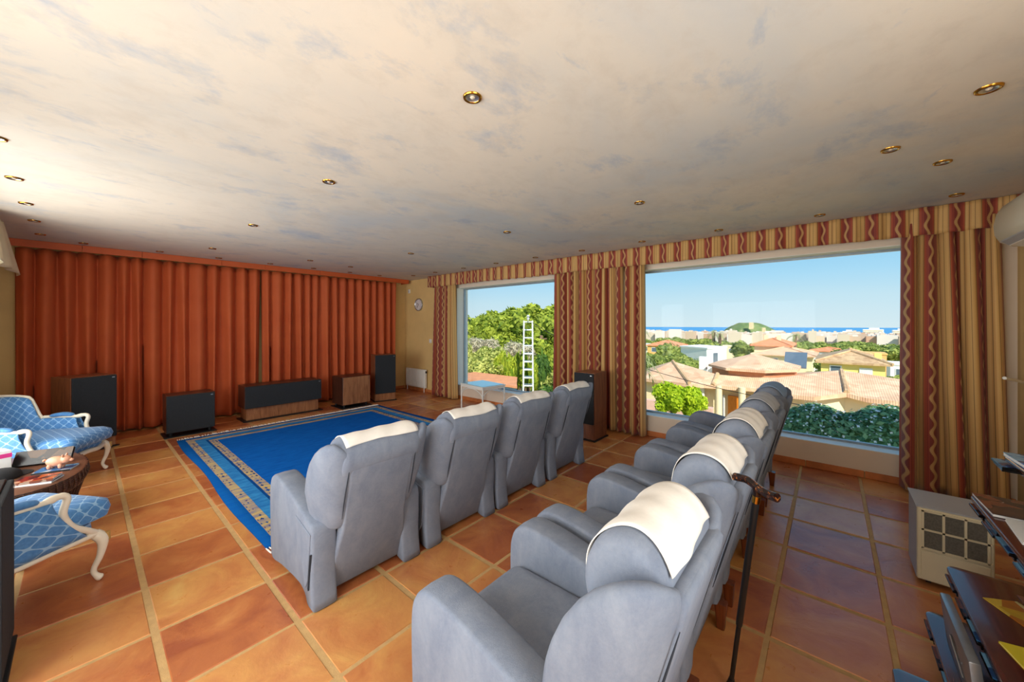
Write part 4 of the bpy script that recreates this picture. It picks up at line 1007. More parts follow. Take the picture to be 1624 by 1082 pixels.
M['palm'] = leafmat('palm_fronds', srgb(118, 136, 76), srgb(200, 206, 150))
M['dry'] = leafmat('dry_brush', srgb(176, 164, 138), srgb(232, 222, 196))
M['trunk'] = plain('tree_bark', srgb(120, 96, 74), 0.9, 0.2, 12, 0.4, 30)
M['petal'] = plain('white_petals', srgb(244, 246, 250), 0.6)
M['render_white'] = plain('white_render', srgb(244, 240, 234), 0.8, 0.03, 2)
M['render_cream'] = plain('cream_render', srgb(246, 222, 180), 0.8, 0.03, 2)
M['render_yellow'] = plain('yellow_render', srgb(246, 220, 130), 0.8, 0.03, 2)
M['render_ochre'] = plain('ochre_render', srgb(240, 186, 110), 0.8, 0.03, 2)
M['shutter'] = plain('pale_shutter', srgb(226, 226, 224), 0.6)
M['win_dark'] = plain('dark_window_glass', srgb(96, 110, 124), 0.15)
M['door_orange'] = wood('orange_door_wood', srgb(200, 110, 30), srgb(236, 150, 50))
M['concrete'] = plain('grey_concrete', srgb(186, 186, 182), 0.85, 0.08, 3)
M['galv'] = plain('white_galvanised_steel', srgb(226, 228, 230), 0.5, 0.05, 6)
def roofmat(name, a, b):
    q = NT(name); c = q.coord('Object')
    w = q.new('ShaderNodeTexWave'); w.bands_direction = 'Y'; w.inputs['Scale'].default_value = 5.0; w.inputs['Distortion'].default_value = 0.3; q.l.new(c, w.inputs[0])
    v = q.new('ShaderNodeTexVoronoi'); v.inputs['Scale'].default_value = 4.0; q.l.new(c, v.inputs['Vector'])
    n = q.noise(c, 1.2, 4); f = q.math('ADD', q.math('MULTIPLY', n, 0.6), q.math('MULTIPLY', v.outputs['Color'], 0.4))
    q.col(q.ramp(f, [(0.25, a), (0.75, b)])); q.rough(0.8); q.bump(w.outputs[1], 0.25, 0.04); return q.m
M['roof_tan'] = roofmat('tan_barrel_tiles', srgb(212, 160, 124), srgb(242, 202, 166))
M['roof_red'] = roofmat('orange_barrel_tiles', srgb(206, 122, 82), srgb(240, 166, 120))
M['roof_brown'] = roofmat('brown_barrel_tiles', srgb(176, 136, 100), srgb(222, 186, 142))

# land falling to the sea
def ground_z(x, y):
    xs_ = [5.3, 9, 12.5, 14, 28, 50, 90, 200, 500, 900, 1400]
    zs_ = [-1.5, -1.8, -2.6, -3.6, -4.2, -7.5, -11, -16, -28, -38, -43]
    z = float(np.interp(x, xs_, zs_))
    side = max(0.0, min(1.0, (y - 0.62 * x) / (0.25 * x + 2.0)))
    return z + side * min(6.0, 0.10 * max(0, x - 14))
gx = np.array([5.35, 7, 9, 11, 12.5, 14, 18, 24, 30, 40, 55, 75, 110, 160, 240, 350, 500, 700, 950, 1400, 1800.0])
P = np.zeros((len(gx), 41, 3))
for i, x in enumerate(gx):
    for j in range(41):
        y = -0.9 * x - 12 + (2.9 * x + 24) * j / 40
        P[i, j] = (x, y, ground_z(x, y) + 0.05 * x ** 0.5 * math.sin(j * 2.3 + i) * (0.3 if x > 14 else 0))
q = NT('dry_land'); c = q.coord('Object'); n = q.noise(c, 0.15, 6, 0.65)
q.col(q.ramp(n, [(0.35, srgb(120, 136, 70)), (0.5, srgb(170, 164, 106)), (0.65, srgb(214, 196, 156))])); q.rough(0.95); M['land'] = q.m
o = sheet('ground', P, None, 'land'); o['kind'] = 'structure'
q = NT('blue_sea'); n = q.noise(q.coord('Object', (0.004, 0.004, 1)), 3, 3)
q.col(q.ramp(n, [(0.3, srgb(74, 142, 190)), (0.7, srgb(86, 152, 200))])); q.rough(0.6); q.spec(0.15); M['sea'] = q.m  # distant haze is put into this greyish blue
bm = B(); vs = [bm.verts.new(p) for p in ((1300, -6000, -43.5), (7600, -9000, -43.5), (7600, 11000, -43.5), (1300, 8000, -43.5))]; bm.faces.new(vs)
struct('sea', bm, 'sea')

# ---- foliage builders
def leaf_mesh(name, n, rad, size, seed, lumps=9, lr=0.45, squash=1.0, core=True, flat_bottom=False, elong=1.6):
    rnd = np.random.RandomState(seed); V = []; F = []
    rad = np.array(rad, float)
    cs = rnd.normal(size=(lumps, 3)); cs /= np.linalg.norm(cs, axis=1)[:, None]; cs *= rnd.uniform(0.35, 0.70, (lumps, 1))
    cs[0] = 0
    if flat_bottom: cs[:, 2] = np.abs(cs[:, 2]) * 0.8 - 0.15
    R = rnd.uniform(lr * 0.75, lr * 1.15, lumps); R[0] = 0.62
    if core:
        bm = B()
        for c_, r_ in zip(cs, R):
            m = Matrix.Translation(Vector(c_ * rad)) @ Matrix.Diagonal(tuple(rad * r_ * 0.80) + (1,))
            bmesh.ops.create_icosphere(bm, subdivisions=2, radius=1, matrix=m)
        bm.verts.ensure_lookup_table()
        V = [tuple(np.array(v.co) * (1 + 0.05 * rnd.normal())) for v in bm.verts]; F = [tuple(v.index for v in f.verts) for f in bm.faces]; bm.free()
    k = rnd.randint(0, lumps, n); d = rnd.normal(size=(n, 3)); d /= np.linalg.norm(d, axis=1)[:, None]
    p = (cs[k] + d * (R[k] * rnd.uniform(0.72, 1.05, n))[:, None]) * rad
    nr = d + rnd.normal(size=(n, 3)) * 0.7; nr /= np.linalg.norm(nr, axis=1)[:, None]
    a = np.cross(nr, rnd.normal(size=(n, 3))); a /= np.linalg.norm(a, axis=1)[:, None]; b = np.cross(nr, a)
    s = size * rnd.uniform(0.6, 1.4, n)[:, None]
    q4 = np.stack([p - a * s * elong * 0.5, p + b * s * 0.42, p + a * s * elong * 0.5, p - b * s * 0.42], 1).reshape(-1, 3)
    base = len(V); V += [tuple(v) for v in q4]; F += [(base + 4 * i, base + 4 * i + 1, base + 4 * i + 2, base + 4 * i + 3) for i in range(n)]
    me = bpy.data.meshes.new(name); me.from_pydata(V, [], F)
    return me
LM = {}
def crown(kind, mat, seed, n=1800, rad=(1, 1, 0.8), size=0.12, **k):
    key = (kind, mat, seed)
    if key not in LM:
        LM[key] = leaf_mesh('crown', n, rad, size, seed, **k); LM[key].materials.append(M[mat])
    return LM[key]
trunk_me = mesh_of(tube(B(), [(0, 0, 0), (0.04, 0.02, 0.5), (0, 0, 1)], [0.10, 0.07, 0.05], 7), 'trunk', 179); trunk_me.materials.append(M['trunk'])
def tree(name, label, cat, x, y, ztop, r, h, mesh, group=None, base=None, sq=None):
    """crown top at ztop, crown radius r, crown half height h"""
    zb_ = ground_z(x, y) if base is None else base
    t0 = thing(name, label, cat, (x, y, zb_), random.uniform(0, 6), group)
    c0 = link('crown', mesh, None, t0, (0, 0, ztop - zb_ - h * 0.92)); c0.scale = (r, r, h)
    if ztop - h * 1.2 > zb_:
        k0 = link('trunk', trunk_me, None, t0); k0.scale = (r * 0.9, r * 0.9, max(0.3, ztop - zb_ - h))
    return t0
pines = [crown('pine', 'pine', s, 2600, (1, 1, 1), 0.13, lumps=16, lr=0.36) for s in (1, 2, 3)]
# left window: wooded slope
rnd = random.Random(11); LP_ = 'rounded pine crown in the dense wood filling the left window'
wood_spots = []
for k in range(13): # near rank across the window 1 view (bearing 40..57 deg from +x side)
    f = k / 12; X = 19 + rnd.uniform(-1.0, 1.0); ratio = 0.66 + 0.50 * f
    wood_spots.append((X, X * ratio, 1.55 + 0.75 * (1 - abs(f - 0.35)) + rnd.uniform(-0.25, 0.2), 1.75, 1.7))
for k in range(14):
    f = k / 13; X = 27 + rnd.uniform(-1.5, 1.5); ratio = 0.62 + 0.52 * f
    top = 3.45 - 0.75 * f + rnd.uniform(-0.2, 0.25)
    if 0.78 < f < 0.9: top -= 0.5
    wood_spots.append((X, X * ratio, top, 2.5, 2.3))
for k in range(9):
    f = k / 8; X = 14.8 + rnd.uniform(-0.6, 0.6); ratio = 0.66 + 0.5 * f
    wood_spots.append((X, X * ratio, 0.75 + rnd.uniform(-0.2, 0.25), 1.25, 1.35))
for i, (x, y, zt, r, h) in enumerate(wood_spots):
    tree('pine_tree', LP_, 'tree', x, y, zt, r, h, pines[i % 3], 'pines on the wooded slope')
drym = crown('dry', 'dry', 5, 3200, (1, 1, 1), 0.06, lumps=9, core=False, elong=4.0)
for i, (x, y, zt) in enumerate(((13.3, 14.2, 0.75), (13.5, 12.9, 0.72), (13.6, 11.8, 0.60), (13.7, 10.9, 0.45))):
    tree('dry_shrub', 'greyish leafless shrub in front of the pines in the left window', 'shrub', x, y, zt, 0.85, 0.8, drym, 'dry shrubs below the pines')
gm = [crown('mix', 'mixed', s, 2200, (1, 1, 1), 0.15, lumps=11) for s in (7, 8)]
for i, (x, y, zt) in enumerate(((12.0, 13.4, 0.55), (12.1, 12.2, 0.50), (12.2, 11.3, 0.40), (11.7, 12.6, 0.05), (11.75, 11.6, -0.05), (11.8, 10.75, 0.0))):
    tree('garden_shrub', 'pale yellow-green leafy shrub behind the terracotta parapet', 'shrub', x, y, zt, 0.75, 0.75, gm[i % 2], 'leafy shrubs behind the parapet')
cy = crown('cyp', 'cypress', 3, 1700, (1, 1, 1), 0.16, lumps=10, lr=0.5, elong=2.6); cyd = crown('cypd', 'dark_cypress', 4, 1700, (1, 1, 1), 0.16, lumps=10, lr=0.5, elong=2.6)
for i, (x, y, zt, r, h) in enumerate(((11.6, 10.62, 0.52, 0.33, 0.85), (11.7, 10.15, 0.42, 0.30, 0.85), (11.8, 9.85, 0.46, 0.32, 0.9), (11.9, 9.55, 0.60, 0.28, 0.95), (12.0, 9.1, 0.20, 0.30, 0.8))):
    tree('cypress', 'slender bright green cypress in the clipped row in the left window', 'tree', x, y, zt, r, h, cy, 'bright cypresses by the mast')
tree('cypress', 'dark green cypress right behind the lattice mast', 'tree', 12.3, 8.85, 0.30, 0.42, 1.2, cyd, None)
tree('garden_shrub', 'dark green shrub at the foot of the lattice mast', 'shrub', 11.4, 8.0, -0.75, 0.6, 0.6, cyd)
tree('garden_shrub', 'light green shrub behind the curtain edge, right of the lattice mast', 'shrub', 12.6, 8.2, 0.05, 0.9, 1.1, gm[0])
# terracotta parapet and grey wall
pt = thing('terrace_parapet', 'low terracotta-topped terrace wall outside the left window', 'wall', (9.6, 9.0, -2.2))
def slab_poly(bm, pts, z0, z1): return prism(bm, pts, 'z', z0, z1)
obj('wall_body', slab_poly(B(), [(-0.3, 2.4), (-0.3, -1.2), (0.1, -0.80), (0.9, -0.12), (0.9, 2.4)], 0.0, 1.62), 'concrete', pt)
obj('coping', slab_poly(B(), [(-0.36, 2.45), (-0.36, -1.28), (0.12, -0.86), (1.3, 0.10), (1.3, 2.45)], 1.62, 1.69), plain('terracotta_paving', srgb(226, 150, 104), 0.7, 0.12, 3), pt)
# lattice mast
ms = thing('lattice_mast', 'white steel lattice mast in the left window', 'mast', (10.75, 8.45, -2.1), A_(38))
HT, WB = 3.75, 0.19
for sx_ in (-1, 1):
    for sy_ in (-1, 1): obj('mast_post', tube(B(), [(sx_ * WB, sy_ * WB, 0), (sx_ * WB * 0.82, sy_ * WB * 0.82, HT)], 0.030, 6), 'galv', ms)
for k in range(13):
    z = 0.2 + k * (HT - 0.25) / 12; w_ = WB * (1 - 0.18 * z / HT)
    for q_ in (((-w_, -w_), (w_, -w_)), ((w_, -w_), (w_, w_)), ((w_, w_), (-w_, w_)), ((-w_, w_), (-w_, -w_))):
        obj('mast_rung', tube(B(), [(q_[0][0], q_[0][1], z), (q_[1][0], q_[1][1], z)], 0.024, 5), 'galv', ms)
obj('cross_arm', tube(B(), [(-0.75, 0, HT + 0.02), (0.75, 0, HT + 0.02)], 0.022, 6), 'galv', ms)
obj('insulator', lathe(B(), [(0.02, 0), (0.07, 0.05), (0.03, 0.09), (0.07, 0.14), (0.02, 0.2)], 10, (0, 0, HT + 0.02)), 'concrete', ms, 60)
pl0 = thing('wooden_pole', 'weathered wooden utility pole right of the lattice mast', 'pole', (17.0, 12.42, -3.3))
obj('shaft', tube(B(), [(0, 0, 0), (0, 0, 4.2)], [0.11, 0.08], 9), 'trunk', pl0, 179); obj('cross_arm', boxb(-0.5, 0.5, -0.04, 0.04, 3.95, 4.03), 'trunk', pl0)
def wire(label, a, b, sag):
    pts = [Vector(a).lerp(Vector(b), f) - Vector((0, 0, sag * 4 * f * (1 - f))) for f in np.linspace(0, 1, 22)]
    tag(obj('power_cable', tube(B(), pts, 0.010, 4), 'black'), label, 'cable')
wire('thin black cable running from the mast top to the right', (10.75, 8.40, 1.67), (10.2, 5.6, 0.7), 0.10)
wire('thin black cable crossing in front of the tan tiled roofs', (13.0, 5.4, 0.05), (13.4, -2.4, -0.9), 0.25)

# ---- right window: hedge with white flowers
hd = thing('jasmine_hedge', 'dark green hedge dotted with white flowers below the large window', 'hedge', (7.7, -0.55, -1.7))
hm = bpy.data.meshes.new('foliage'); rs = np.random.RandomState(4); V = []; F = []
def hedge_top(x, y): return 1.78 + 0.20 * max(0, min(1, (0.55 - y) / 1.2)) + 0.05 * math.sin(5 * y) + 0.04 * math.sin(9 * y + 2 * x)
bm = B(); nx_, ny_ = 10, 34; G = []
for j in range(ny_ + 1):
    y = -1.7 + 2.8 * j / ny_; row = []
    for i in range(nx_ + 1):
        a = PI * i / nx_; x = -0.55 * math.cos(a); z = hedge_top(x, y - 0.55) * (0.25 + 0.75 * math.sin(a) ** 0.5) - 0.06
        row.append(bm.verts.new((x * 0.92, y, z)))
    G.append(row)
for j in range(ny_):
    for i in range(nx_): bm.faces.new((G[j][i], G[j + 1][i], G[j + 1][i + 1], G[j][i + 1]))
obj('inner_mass', bm, 'hedge', hd, 179)
def cards(n, fy, size, el, mat, nm, lift=(0.0, 0.09)):
    V = []; F = []
    for k in range(n):
        y = rs.uniform(-1.75, 1.12); a = rs.uniform(0.05, 0.95) * PI; x = -0.57 * math.cos(a); z = hedge_top(x, y - 0.55) * (0.25 + 0.75 * math.sin(a) ** 0.5) - 0.06
        nn = Vector((-math.cos(a), 0, math.sin(a) * 1.2)) + Vector(rs.normal(size=3)) * 0.55; nn.normalize()
        p = Vector((x, y, z)) + nn * rs.uniform(*lift)
        a_ = nn.cross(Vector(rs.normal(size=3))).normalized(); b2 = nn.cross(a_); s = size * rs.uniform(0.6, 1.4)
        b0_ = len(V); V += [p - a_ * s * el, p + b2 * s * 0.5, p + a_ * s * el, p - b2 * s * 0.5]; F.append((b0_, b0_ + 1, b0_ + 2, b0_ + 3))
        if nm == 'flowers':
            b0_ = len(V); V += [p - b2 * s * el, p + a_ * s * 0.5, p + b2 * s * el, p - a_ * s * 0.5]; F.append((b0_, b0_ + 1, b0_ + 2, b0_ + 3))
    me = bpy.data.meshes.new(nm); me.from_pydata(V, [], F); o = link(nm, me, mat, hd); o['kind'] = 'stuff'
cards(9000, 0, 0.045, 0.9, 'hedge', 'leaves')
cards(1300, 0, 0.026, 0.7, 'petal', 'flowers', (0.07, 0.12))
bmm = crown('bush', 'bright', 9, 3600, (1, 1, 1), 0.12, lumps=14, lr=0.40)
tree('citrus_bush', 'vivid lime-green bush outside the left part of the large window', 'bush', 10.2, 3.18, 0.06, 0.50, 0.52, bmm, None, -2.3)
tree('citrus_bush', 'second vivid lime-green bush, right next to the first', 'bush', 10.5, 2.78, -0.02, 0.46, 0.55, bmm, None, -2.3)
bw = thing('boundary_wall', 'pinkish boundary wall with white pillars behind the lime-green bush', 'wall', (11.6, 3.9, -2.9))
obj('wall_body', boxb(-0.12, 0.12, -1.4, 1.2, 0, 2.05), plain('pink_render', srgb(222, 178, 160), 0.8), bw)
for y in (1.15, 0.72): obj('pillar', boxb(-0.2, 0.2, y - 0.13, y + 0.13, 0, 2.35), 'render_white', bw)
def palm(label, x, y, zt, L, n=26, base=None, group=None, th=0.14):
    zb_ = ground_z(x, y) if base is None else base
    r = thing('palm_tree', label, 'palm', (x, y, zb_), random.uniform(0, 6), group); H = zt - zb_
    obj('trunk', tube(B(), [(0, 0, 0), (0.05, 0, H * 0.5), (0, 0, H)], [th * 1.2, th, th * 0.9], 8), 'trunk', r, 179)
    rr = random.Random(int(x * 100))
    for k in range(n):
        az = 2 * PI * k / n * 2.618; el = rr.uniform(-0.3, 1.2); V = []; F = []; pts = []
        for s_ in range(9):
            f = s_ / 8; out = L * f * math.cos(el) * (1 - 0.15 * f); up = L * f * math.sin(el) - 0.75 * L * f * f
            pts.append(Vector((out * math.cos(az), out * math.sin(az), H + up)))
        sd = Vector((-math.sin(az), math.cos(az), 0))
        for s_ in range(8):
            p, p2 = pts[s_], pts[s_ + 1]; w_ = L * 0.17 * math.sin(PI * (s_ + 0.8) / 9)
            for g in (-1, 1):
                b0_ = len(V); e = p2 + sd * g * w_ - Vector((0, 0, 0.05 * L)) + (p2 - p) * 0.6
                V += [p, p.lerp(p2, 0.6), e]; F.append((b0_, b0_ + 1, b0_ + 2))
        me = bpy.data.meshes.new('frond'); me.from_pydata(V, [], F); link('frond', me, 'palm', r)
    return r
palm('large palm whose fronds show at the left edge of the big window', 12.4, 5.28, 0.35, 1.35, 30)

# ---- houses
def roof_plane(parent, pts, mat, th=0.14, name='roof_slope'):
    bm = B(); top = [bm.verts.new(p) for p in pts]; bot = [bm.verts.new((p[0], p[1], p[2] - th)) for p in pts]
    n = len(pts); f1 = bm.faces.new(top); f2 = bm.faces.new(bot[::-1])
    for i in range(n): bm.faces.new((top[i], bot[i], bot[(i + 1) % n], top[(i + 1) % n]))
    bmesh.ops.triangulate(bm, faces=[f1, f2])
    return obj(name, bm, mat, parent)
def hip_roof(parent, x0, x1, y0, y1, z0, h, mat, over=0.4):
    x0 -= over; x1 += over; y0 -= over; y1 += over
    w = min(x1 - x0, y1 - y0) / 2
    if x1 - x0 > y1 - y0: a, b = (x0 + w, (y0 + y1) / 2, z0 + h), (x1 - w, (y0 + y1) / 2, z0 + h)
    else: a, b = ((x0 + x1) / 2, y0 + w, z0 + h), ((x0 + x1) / 2, y1 - w, z0 + h)
    c = [(x0, y0, z0), (x1, y0, z0), (x1, y1, z0), (x0, y1, z0)]
    if x1 - x0 > y1 - y0: pl = [[c[0], c[1], b, a], [c[1], c[2], b], [c[2], c[3], a, b], [c[3], c[0], a]]
    else: pl = [[c[0], c[1], a], [c[1], c[2], b, a], [c[2], c[3], b], [c[3], c[0], a, b]]
    for p in pl: roof_plane(parent, p, mat)
    for s, e in ((c[0], a), (c[3], a if x1 - x0 > y1 - y0 else b), (c[1], b if x1 - x0 > y1 - y0 else a)):
        obj('hip_tiles', tube(B(), [Vector(s) + Vector((0, 0, 0.02)), Vector(e) + Vector((0, 0, 0.02))], 0.09, 6), mat, parent)
def pane_on(parent, x, y0, y1, z0, z1, shutter=False):
    f = obj('window', boxb(x - 0.06, x + 0.02, y0, y1, z0, z1), 'shutter' if shutter else 'render_white', parent)
    if not shutter: obj('pane', boxb(x - 0.075, x - 0.06, y0 + 0.08, y1 - 0.08, z0 + 0.08, z1 - 0.08), 'win_dark', f)
    return f
# neighbouring villa: three joined roofs
vh = thing('neighbour_villa', 'long villa with tan tiled hip roofs just below the large window', 'house', (0, 0, 0))
EV = -0.92
# left wing
A0, A1, A2 = (18.0, 7.4, -0.30), (18.6, 5.75, -0.26), (19.2, 3.6, -0.42)
e0, e1_, e2_ = (16.1, 7.6, EV), (16.1, 4.30, EV), (16.45, 3.55, EV)
roof_plane(vh, [(16.6, 6.6, EV), (16.2, 4.35, EV), A1], 'roof_tan')
roof_plane(vh, [(16.6, 6.6, EV), A1, (20.0, 7.6, EV)], 'roof_tan')
roof_plane(vh, [(16.2, 4.35, EV), e2_, (17.3, 3.55, -0.58), A1], 'roof_tan')
roof_plane(vh, [e2_, (16.7, 2.1, EV), (17.4, 2.35, -0.60), (17.3, 3.55, -0.58)], 'roof_tan')
roof_plane(vh, [(16.7, 2.1, EV), (16.0, 1.35, EV), (17.4, 1.45, -0.52), (17.4, 2.35, -0.60)], 'roof_tan')
obj('hip_tiles', tube(B(), [(16.2, 4.35, EV + 0.03), A1], 0.08, 6), 'roof_brown', vh); obj('hip_tiles', tube(B(), [e2_, (17.3, 3.55, -0.55)], 0.08, 6), 'roof_brown', vh)
obj('wing_wall', prism(B(), [(16.9, 6.4), (16.7, 4.5), (16.95, 3.7), (17.2, 2.2), (19, 2.2), (19.5, 6.4)], 'z', -3.7, EV), 'render_cream', vh)
obj('porch_wall', boxb(16.62, 16.75, 3.9, 4.35, -3.7, EV), 'render_white', vh)
for y in (3.35, 2.55): obj('porch_column', lathe(B(), [(0.13, -3.7), (0.12, EV)], 14, (16.55, y, 0)), 'render_cream', vh, 40)
obj('door', boxb(16.93, 17.02, 2.55, 3.1, -3.5, -1.35), 'door_orange', vh); obj('door', boxb(16.5, 16.7, 4.45, 4.75, -3.0, -1.5), 'door_orange', vh)
w_ = obj('window', boxb(16.88, 16.95, 3.2, 3.5, -2.9, -1.35), 'shutter', vh); obj('pane', boxb(16.86, 16.88, 3.25, 3.45, -2.8, -1.45), 'win_dark', w_)
# upper octagonal roof
ct = (19.4, 2.55); ro_ = [(ct[0] + 2.35 * math.cos(a), ct[1] + 1.75 * math.sin(a), -0.28) for a in [PI / 8 + k * PI / 4 for k in range(8)]]
for k in range(8): roof_plane(vh, [ro_[k], ro_[(k + 1) % 8], (ct[0], ct[1], 0.22)], 'roof_tan', 0.10)
obj('drum_wall', loft(B(), [[(ct[0] + 2.15 * math.cos(a), ct[1] + 1.6 * math.sin(a), z) for a in [PI / 8 + k * PI / 4 for k in range(8)]] for z in (-1.2, -0.37)]), plain('brown_fascia', srgb(196, 134, 96), 0.8), vh)
# right wing
L_, AP, R_ = (17.4, 1.45, -0.52), (19.9, -0.36, -0.33), (19.2, -2.9, -0.60)
f1_, f2_, f3_, f4_, f5_ = (16.0, 1.35, EV), (16.0, 0.38, EV), (16.9, -0.44, EV + 0.10), (16.8, -0.95, EV), (16.7, -2.9, EV)
roof_plane(vh, [f1_, f2_, f3_, AP, L_], 'roof_tan'); roof_plane(vh, [f3_, f4_, f5_, R_, AP], 'roof_tan'); roof_plane(vh, [AP, R_, (23, -2.9, EV), (23, 1.5, EV), L_], 'roof_tan')
obj('hip_tiles', tube(B(), [Vector(f3_) + Vector((0, 0, 0.03)), AP], 0.08, 6), 'roof_brown', vh)
obj('wing_wall', prism(B(), [(16.5, 1.3), (16.5, 0.4), (17.2, -0.4), (17.2, -2.8), (22.5, -2.8), (22.5, 1.4)], 'z', -3.7, EV), 'render_cream', vh)
obj('terrace_wall', boxb(15.2, 15.4, -2.8, 1.6, -3.7, -1.35), 'render_white', vh)
obj('chimney', boxb(18.9, 19.15, 4.35, 4.65, -0.6, 0.0), 'render_white', vh)
obj('solar_panel', loft(B(), [[(20.3, 1.55, -0.35), (21.2, 1.55, 0.25), (21.2, 1.55, 0.20), (20.3, 1.55, -0.40)], [(20.3, 0.75, -0.35), (21.2, 0.75, 0.25), (21.2, 0.75, 0.20), (20.3, 0.75, -0.40)]]), 'win_dark', vh)
# yellow house
yh = thing('yellow_house', 'pale yellow house with brown tiled roof right of centre in the big window', 'house', (0, 0, 0))
obj('wall', boxb(37, 44, -3.0, 0.5, -6, -1.28), 'render_yellow', yh); hip_roof(yh, 37, 44, -3.0, 0.5, -1.28, 0.75, 'roof_brown', 0.35)
pane_on(yh, 37, -0.7, 0.0, -2.2, -1.55); pane_on(yh, 37, -2.35, -1.65, -2.5, -1.65, True)
obj('chimney', boxb(38, 38.4, -2.9, -2.5, -1.2, -0.6), 'render_yellow', yh)
# white cube house
wh = thing('white_house', 'modern white cube house left of centre in the big window', 'house', (0, 0, 0))
obj('wall', prism(B(), [(55, 15.9), (52, 11.9), (57, 10.6), (60, 14.6)], 'z', -7, -1.65), 'render_white', wh)
obj('parapet', prism(B(), [(54.9, 16.0), (51.9, 11.8), (57.1, 10.5), (60.1, 14.7)], 'z', -1.65, -1.45), 'render_white', wh)
obj('window', prism(B(), [(52.9, 12.95), (52.25, 12.1), (52.2, 12.15), (52.85, 13.0)], 'z', -3.4, -2.3), 'win_dark', wh)
obj('window', prism(B(), [(53.6, 11.5), (54.6, 11.24), (54.6, 11.15), (53.6, 11.4)], 'z', -3.6, -2.2), 'win_dark', wh)
obj('annex', boxb(51.5, 56, 9.0, 11.0, -8, -3.4), 'render_white', wh)
# beige house with orange roofs
bh = thing('beige_house', 'beige two-storey house with orange tiled roofs in the middle of the big window', 'house', (0, 0, 0))
obj('wall', boxb(62, 70, 1.7, 8.0, -8, -2.6), 'render_cream', bh); hip_roof(bh, 62, 70, 1.7, 8.0, -2.6, 0.95, 'roof_tan', 0.5)
obj('upper_wall', boxb(66, 74, 4.5, 8.6, -4, -1.55), 'render_cream', bh); hip_roof(bh, 66, 74, 4.5, 8.6, -1.55, 1.0, 'roof_red', 0.5)
pane_on(bh, 62, 7.0, 7.8, -3.9, -3.05); pane_on(bh, 62, 5.3, 5.9, -3.9, -3.05); pane_on(bh, 62, 2.4, 3.0, -4.0, -3.1)
for y in (5.6, 7.2): obj('chimney', boxb(69, 69.6, y, y + 0.5, -1.0, -0.1), 'render_cream', bh)
# small far houses
def cottage(label, x, y, w, d, zt, mat, rmat, hr=0.8):
    r = thing('distant_house', label, 'house', (x, y, zt)); zb_ = -8.0
    obj('wall', boxb(0, d, -w / 2, w / 2, zb_, 0), mat, r); 
    if rmat: hip_roof(r, 0, d, -w / 2, w / 2, 0, hr, rmat, 0.3)
    else: obj('parapet', boxb(-0.1, d + 0.1, -w / 2 - 0.1, w / 2 + 0.1, 0, 0.25), mat, r)
    pane_on(r, 0, -w * 0.3, -w * 0.05, -1.6, -0.5); pane_on(r, 0, w * 0.1, w * 0.35, -1.6, -0.5)
cottage('far house with an orange roof left of the white cube house', 92, 31.0, 7, 8, -3.6, 'render_ochre', 'roof_red', 1.2)
cottage('far ochre-yellow house right of the yellow villa', 88, -5.5, 3.6, 5, -3.6, 'render_ochre', None)
cottage('far white house beyond the yellow villa', 80, -8.8, 3.6, 5, -4.6, 'render_white', None)
cottage('far white house between the beige house and yellow villa', 95, 0.2, 5.5, 6, -3.7, 'render_white', 'roof_red', 0.7)
cottage('far pale house at the left edge of the big window', 106, 40.6, 6.5, 6, -4.4, 'render_white', None)
cottage('far pale house beside the palm pair', 120, 22.0, 5, 6, -4.8, 'render_cream', None)
# trees between the houses
tm = [crown('ol', 'olive', s, 900, (1, 1, 1), 0.16, lumps=10) for s in (21, 22)]
TL = 'round olive-green tree in the wide belt before the distant town'
TM = 'garden tree among the houses below the big window'
rnd = random.Random(31)
belt = []; tries = 0
while len(belt) < 44 and tries < 4000:
    tries += 1; X = rnd.uniform(112, 215); Y = X * rnd.uniform(-0.17, 0.42); r = rnd.uniform(3.0, 4.6)
    if all((X - a) ** 2 + (Y - b) ** 2 > (r + c + 0.6) ** 2 for a, b, c in belt) and not (114 < X < 130 and 15 < Y < 28): belt.append((X, Y, r))
for k, (X, Y, r) in enumerate(belt):
    tree('belt_tree', TL, 'tree', X, Y, 1.5 - X * rnd.uniform(0.029, 0.040), r, r * 0.68, tm[k % 2], 'trees of the far belt')
for k, (x, y, zt, r, h) in enumerate(((76, 31.5, -2.2, 2.8, 2.2), (60, 22.5, -2.6, 2.2, 1.8), (48, 16.5, -2.2, 1.8, 1.6), (40, 10.8, -1.6, 1.2, 1.0), (42, 12.6, -1.5, 1.5, 1.2), (33, 9.5, -1.35, 1.3, 1.0), (75, 12.0, -1.3, 2.2, 2.0), (72, 15.6, -1.0, 2.0, 2.2), (66, 21.0, -1.6, 2.2, 2.2), (84, 19.5, -0.9, 2.4, 2.2), (80, 9.4, -1.6, 2.4, 1.8), (60, 0.4, -2.5, 1.2, 1.5), (58, -0.6, -2.0, 1.2, 1.3), (70, -1.6, -1.5, 1.6, 1.5), (109, -2.5, -2.5, 3.0, 2.3), (92, -13.0, -2.2, 2.6, 2.4), (100, -15.5, -2.2, 3.2, 2.4), (45, -4.6, -2.6, 1.2, 0.9), (47, -6.2, -2.6, 1.4, 1.0), (30, 9.2, -1.2, 0.9, 0.8), (29, 8.2, -1.3, 0.7, 0.7), (97, -9.0, -2.2, 2.6, 2.2))):
    tree('garden_tree', TM, 'tree', x, y, zt, r, h, tm[k % 2], 'trees among the houses')
palm('left palm of the tall pair behind the white cube house', 76, 16.2, 0.1, 1.6, 18, None, None, 0.3)
palm('right palm of the tall pair behind the white cube house', 75, 15.0, -0.1, 1.6, 18, None, None, 0.3)
palm('single far palm standing above the beige house', 82, 4.6, -0.5, 1.9, 18, None, None, 0.3)
palm('far palm at the left edge of the big window', 70, 26.9, 0.2, 1.6, 16, None, None, 0.3)
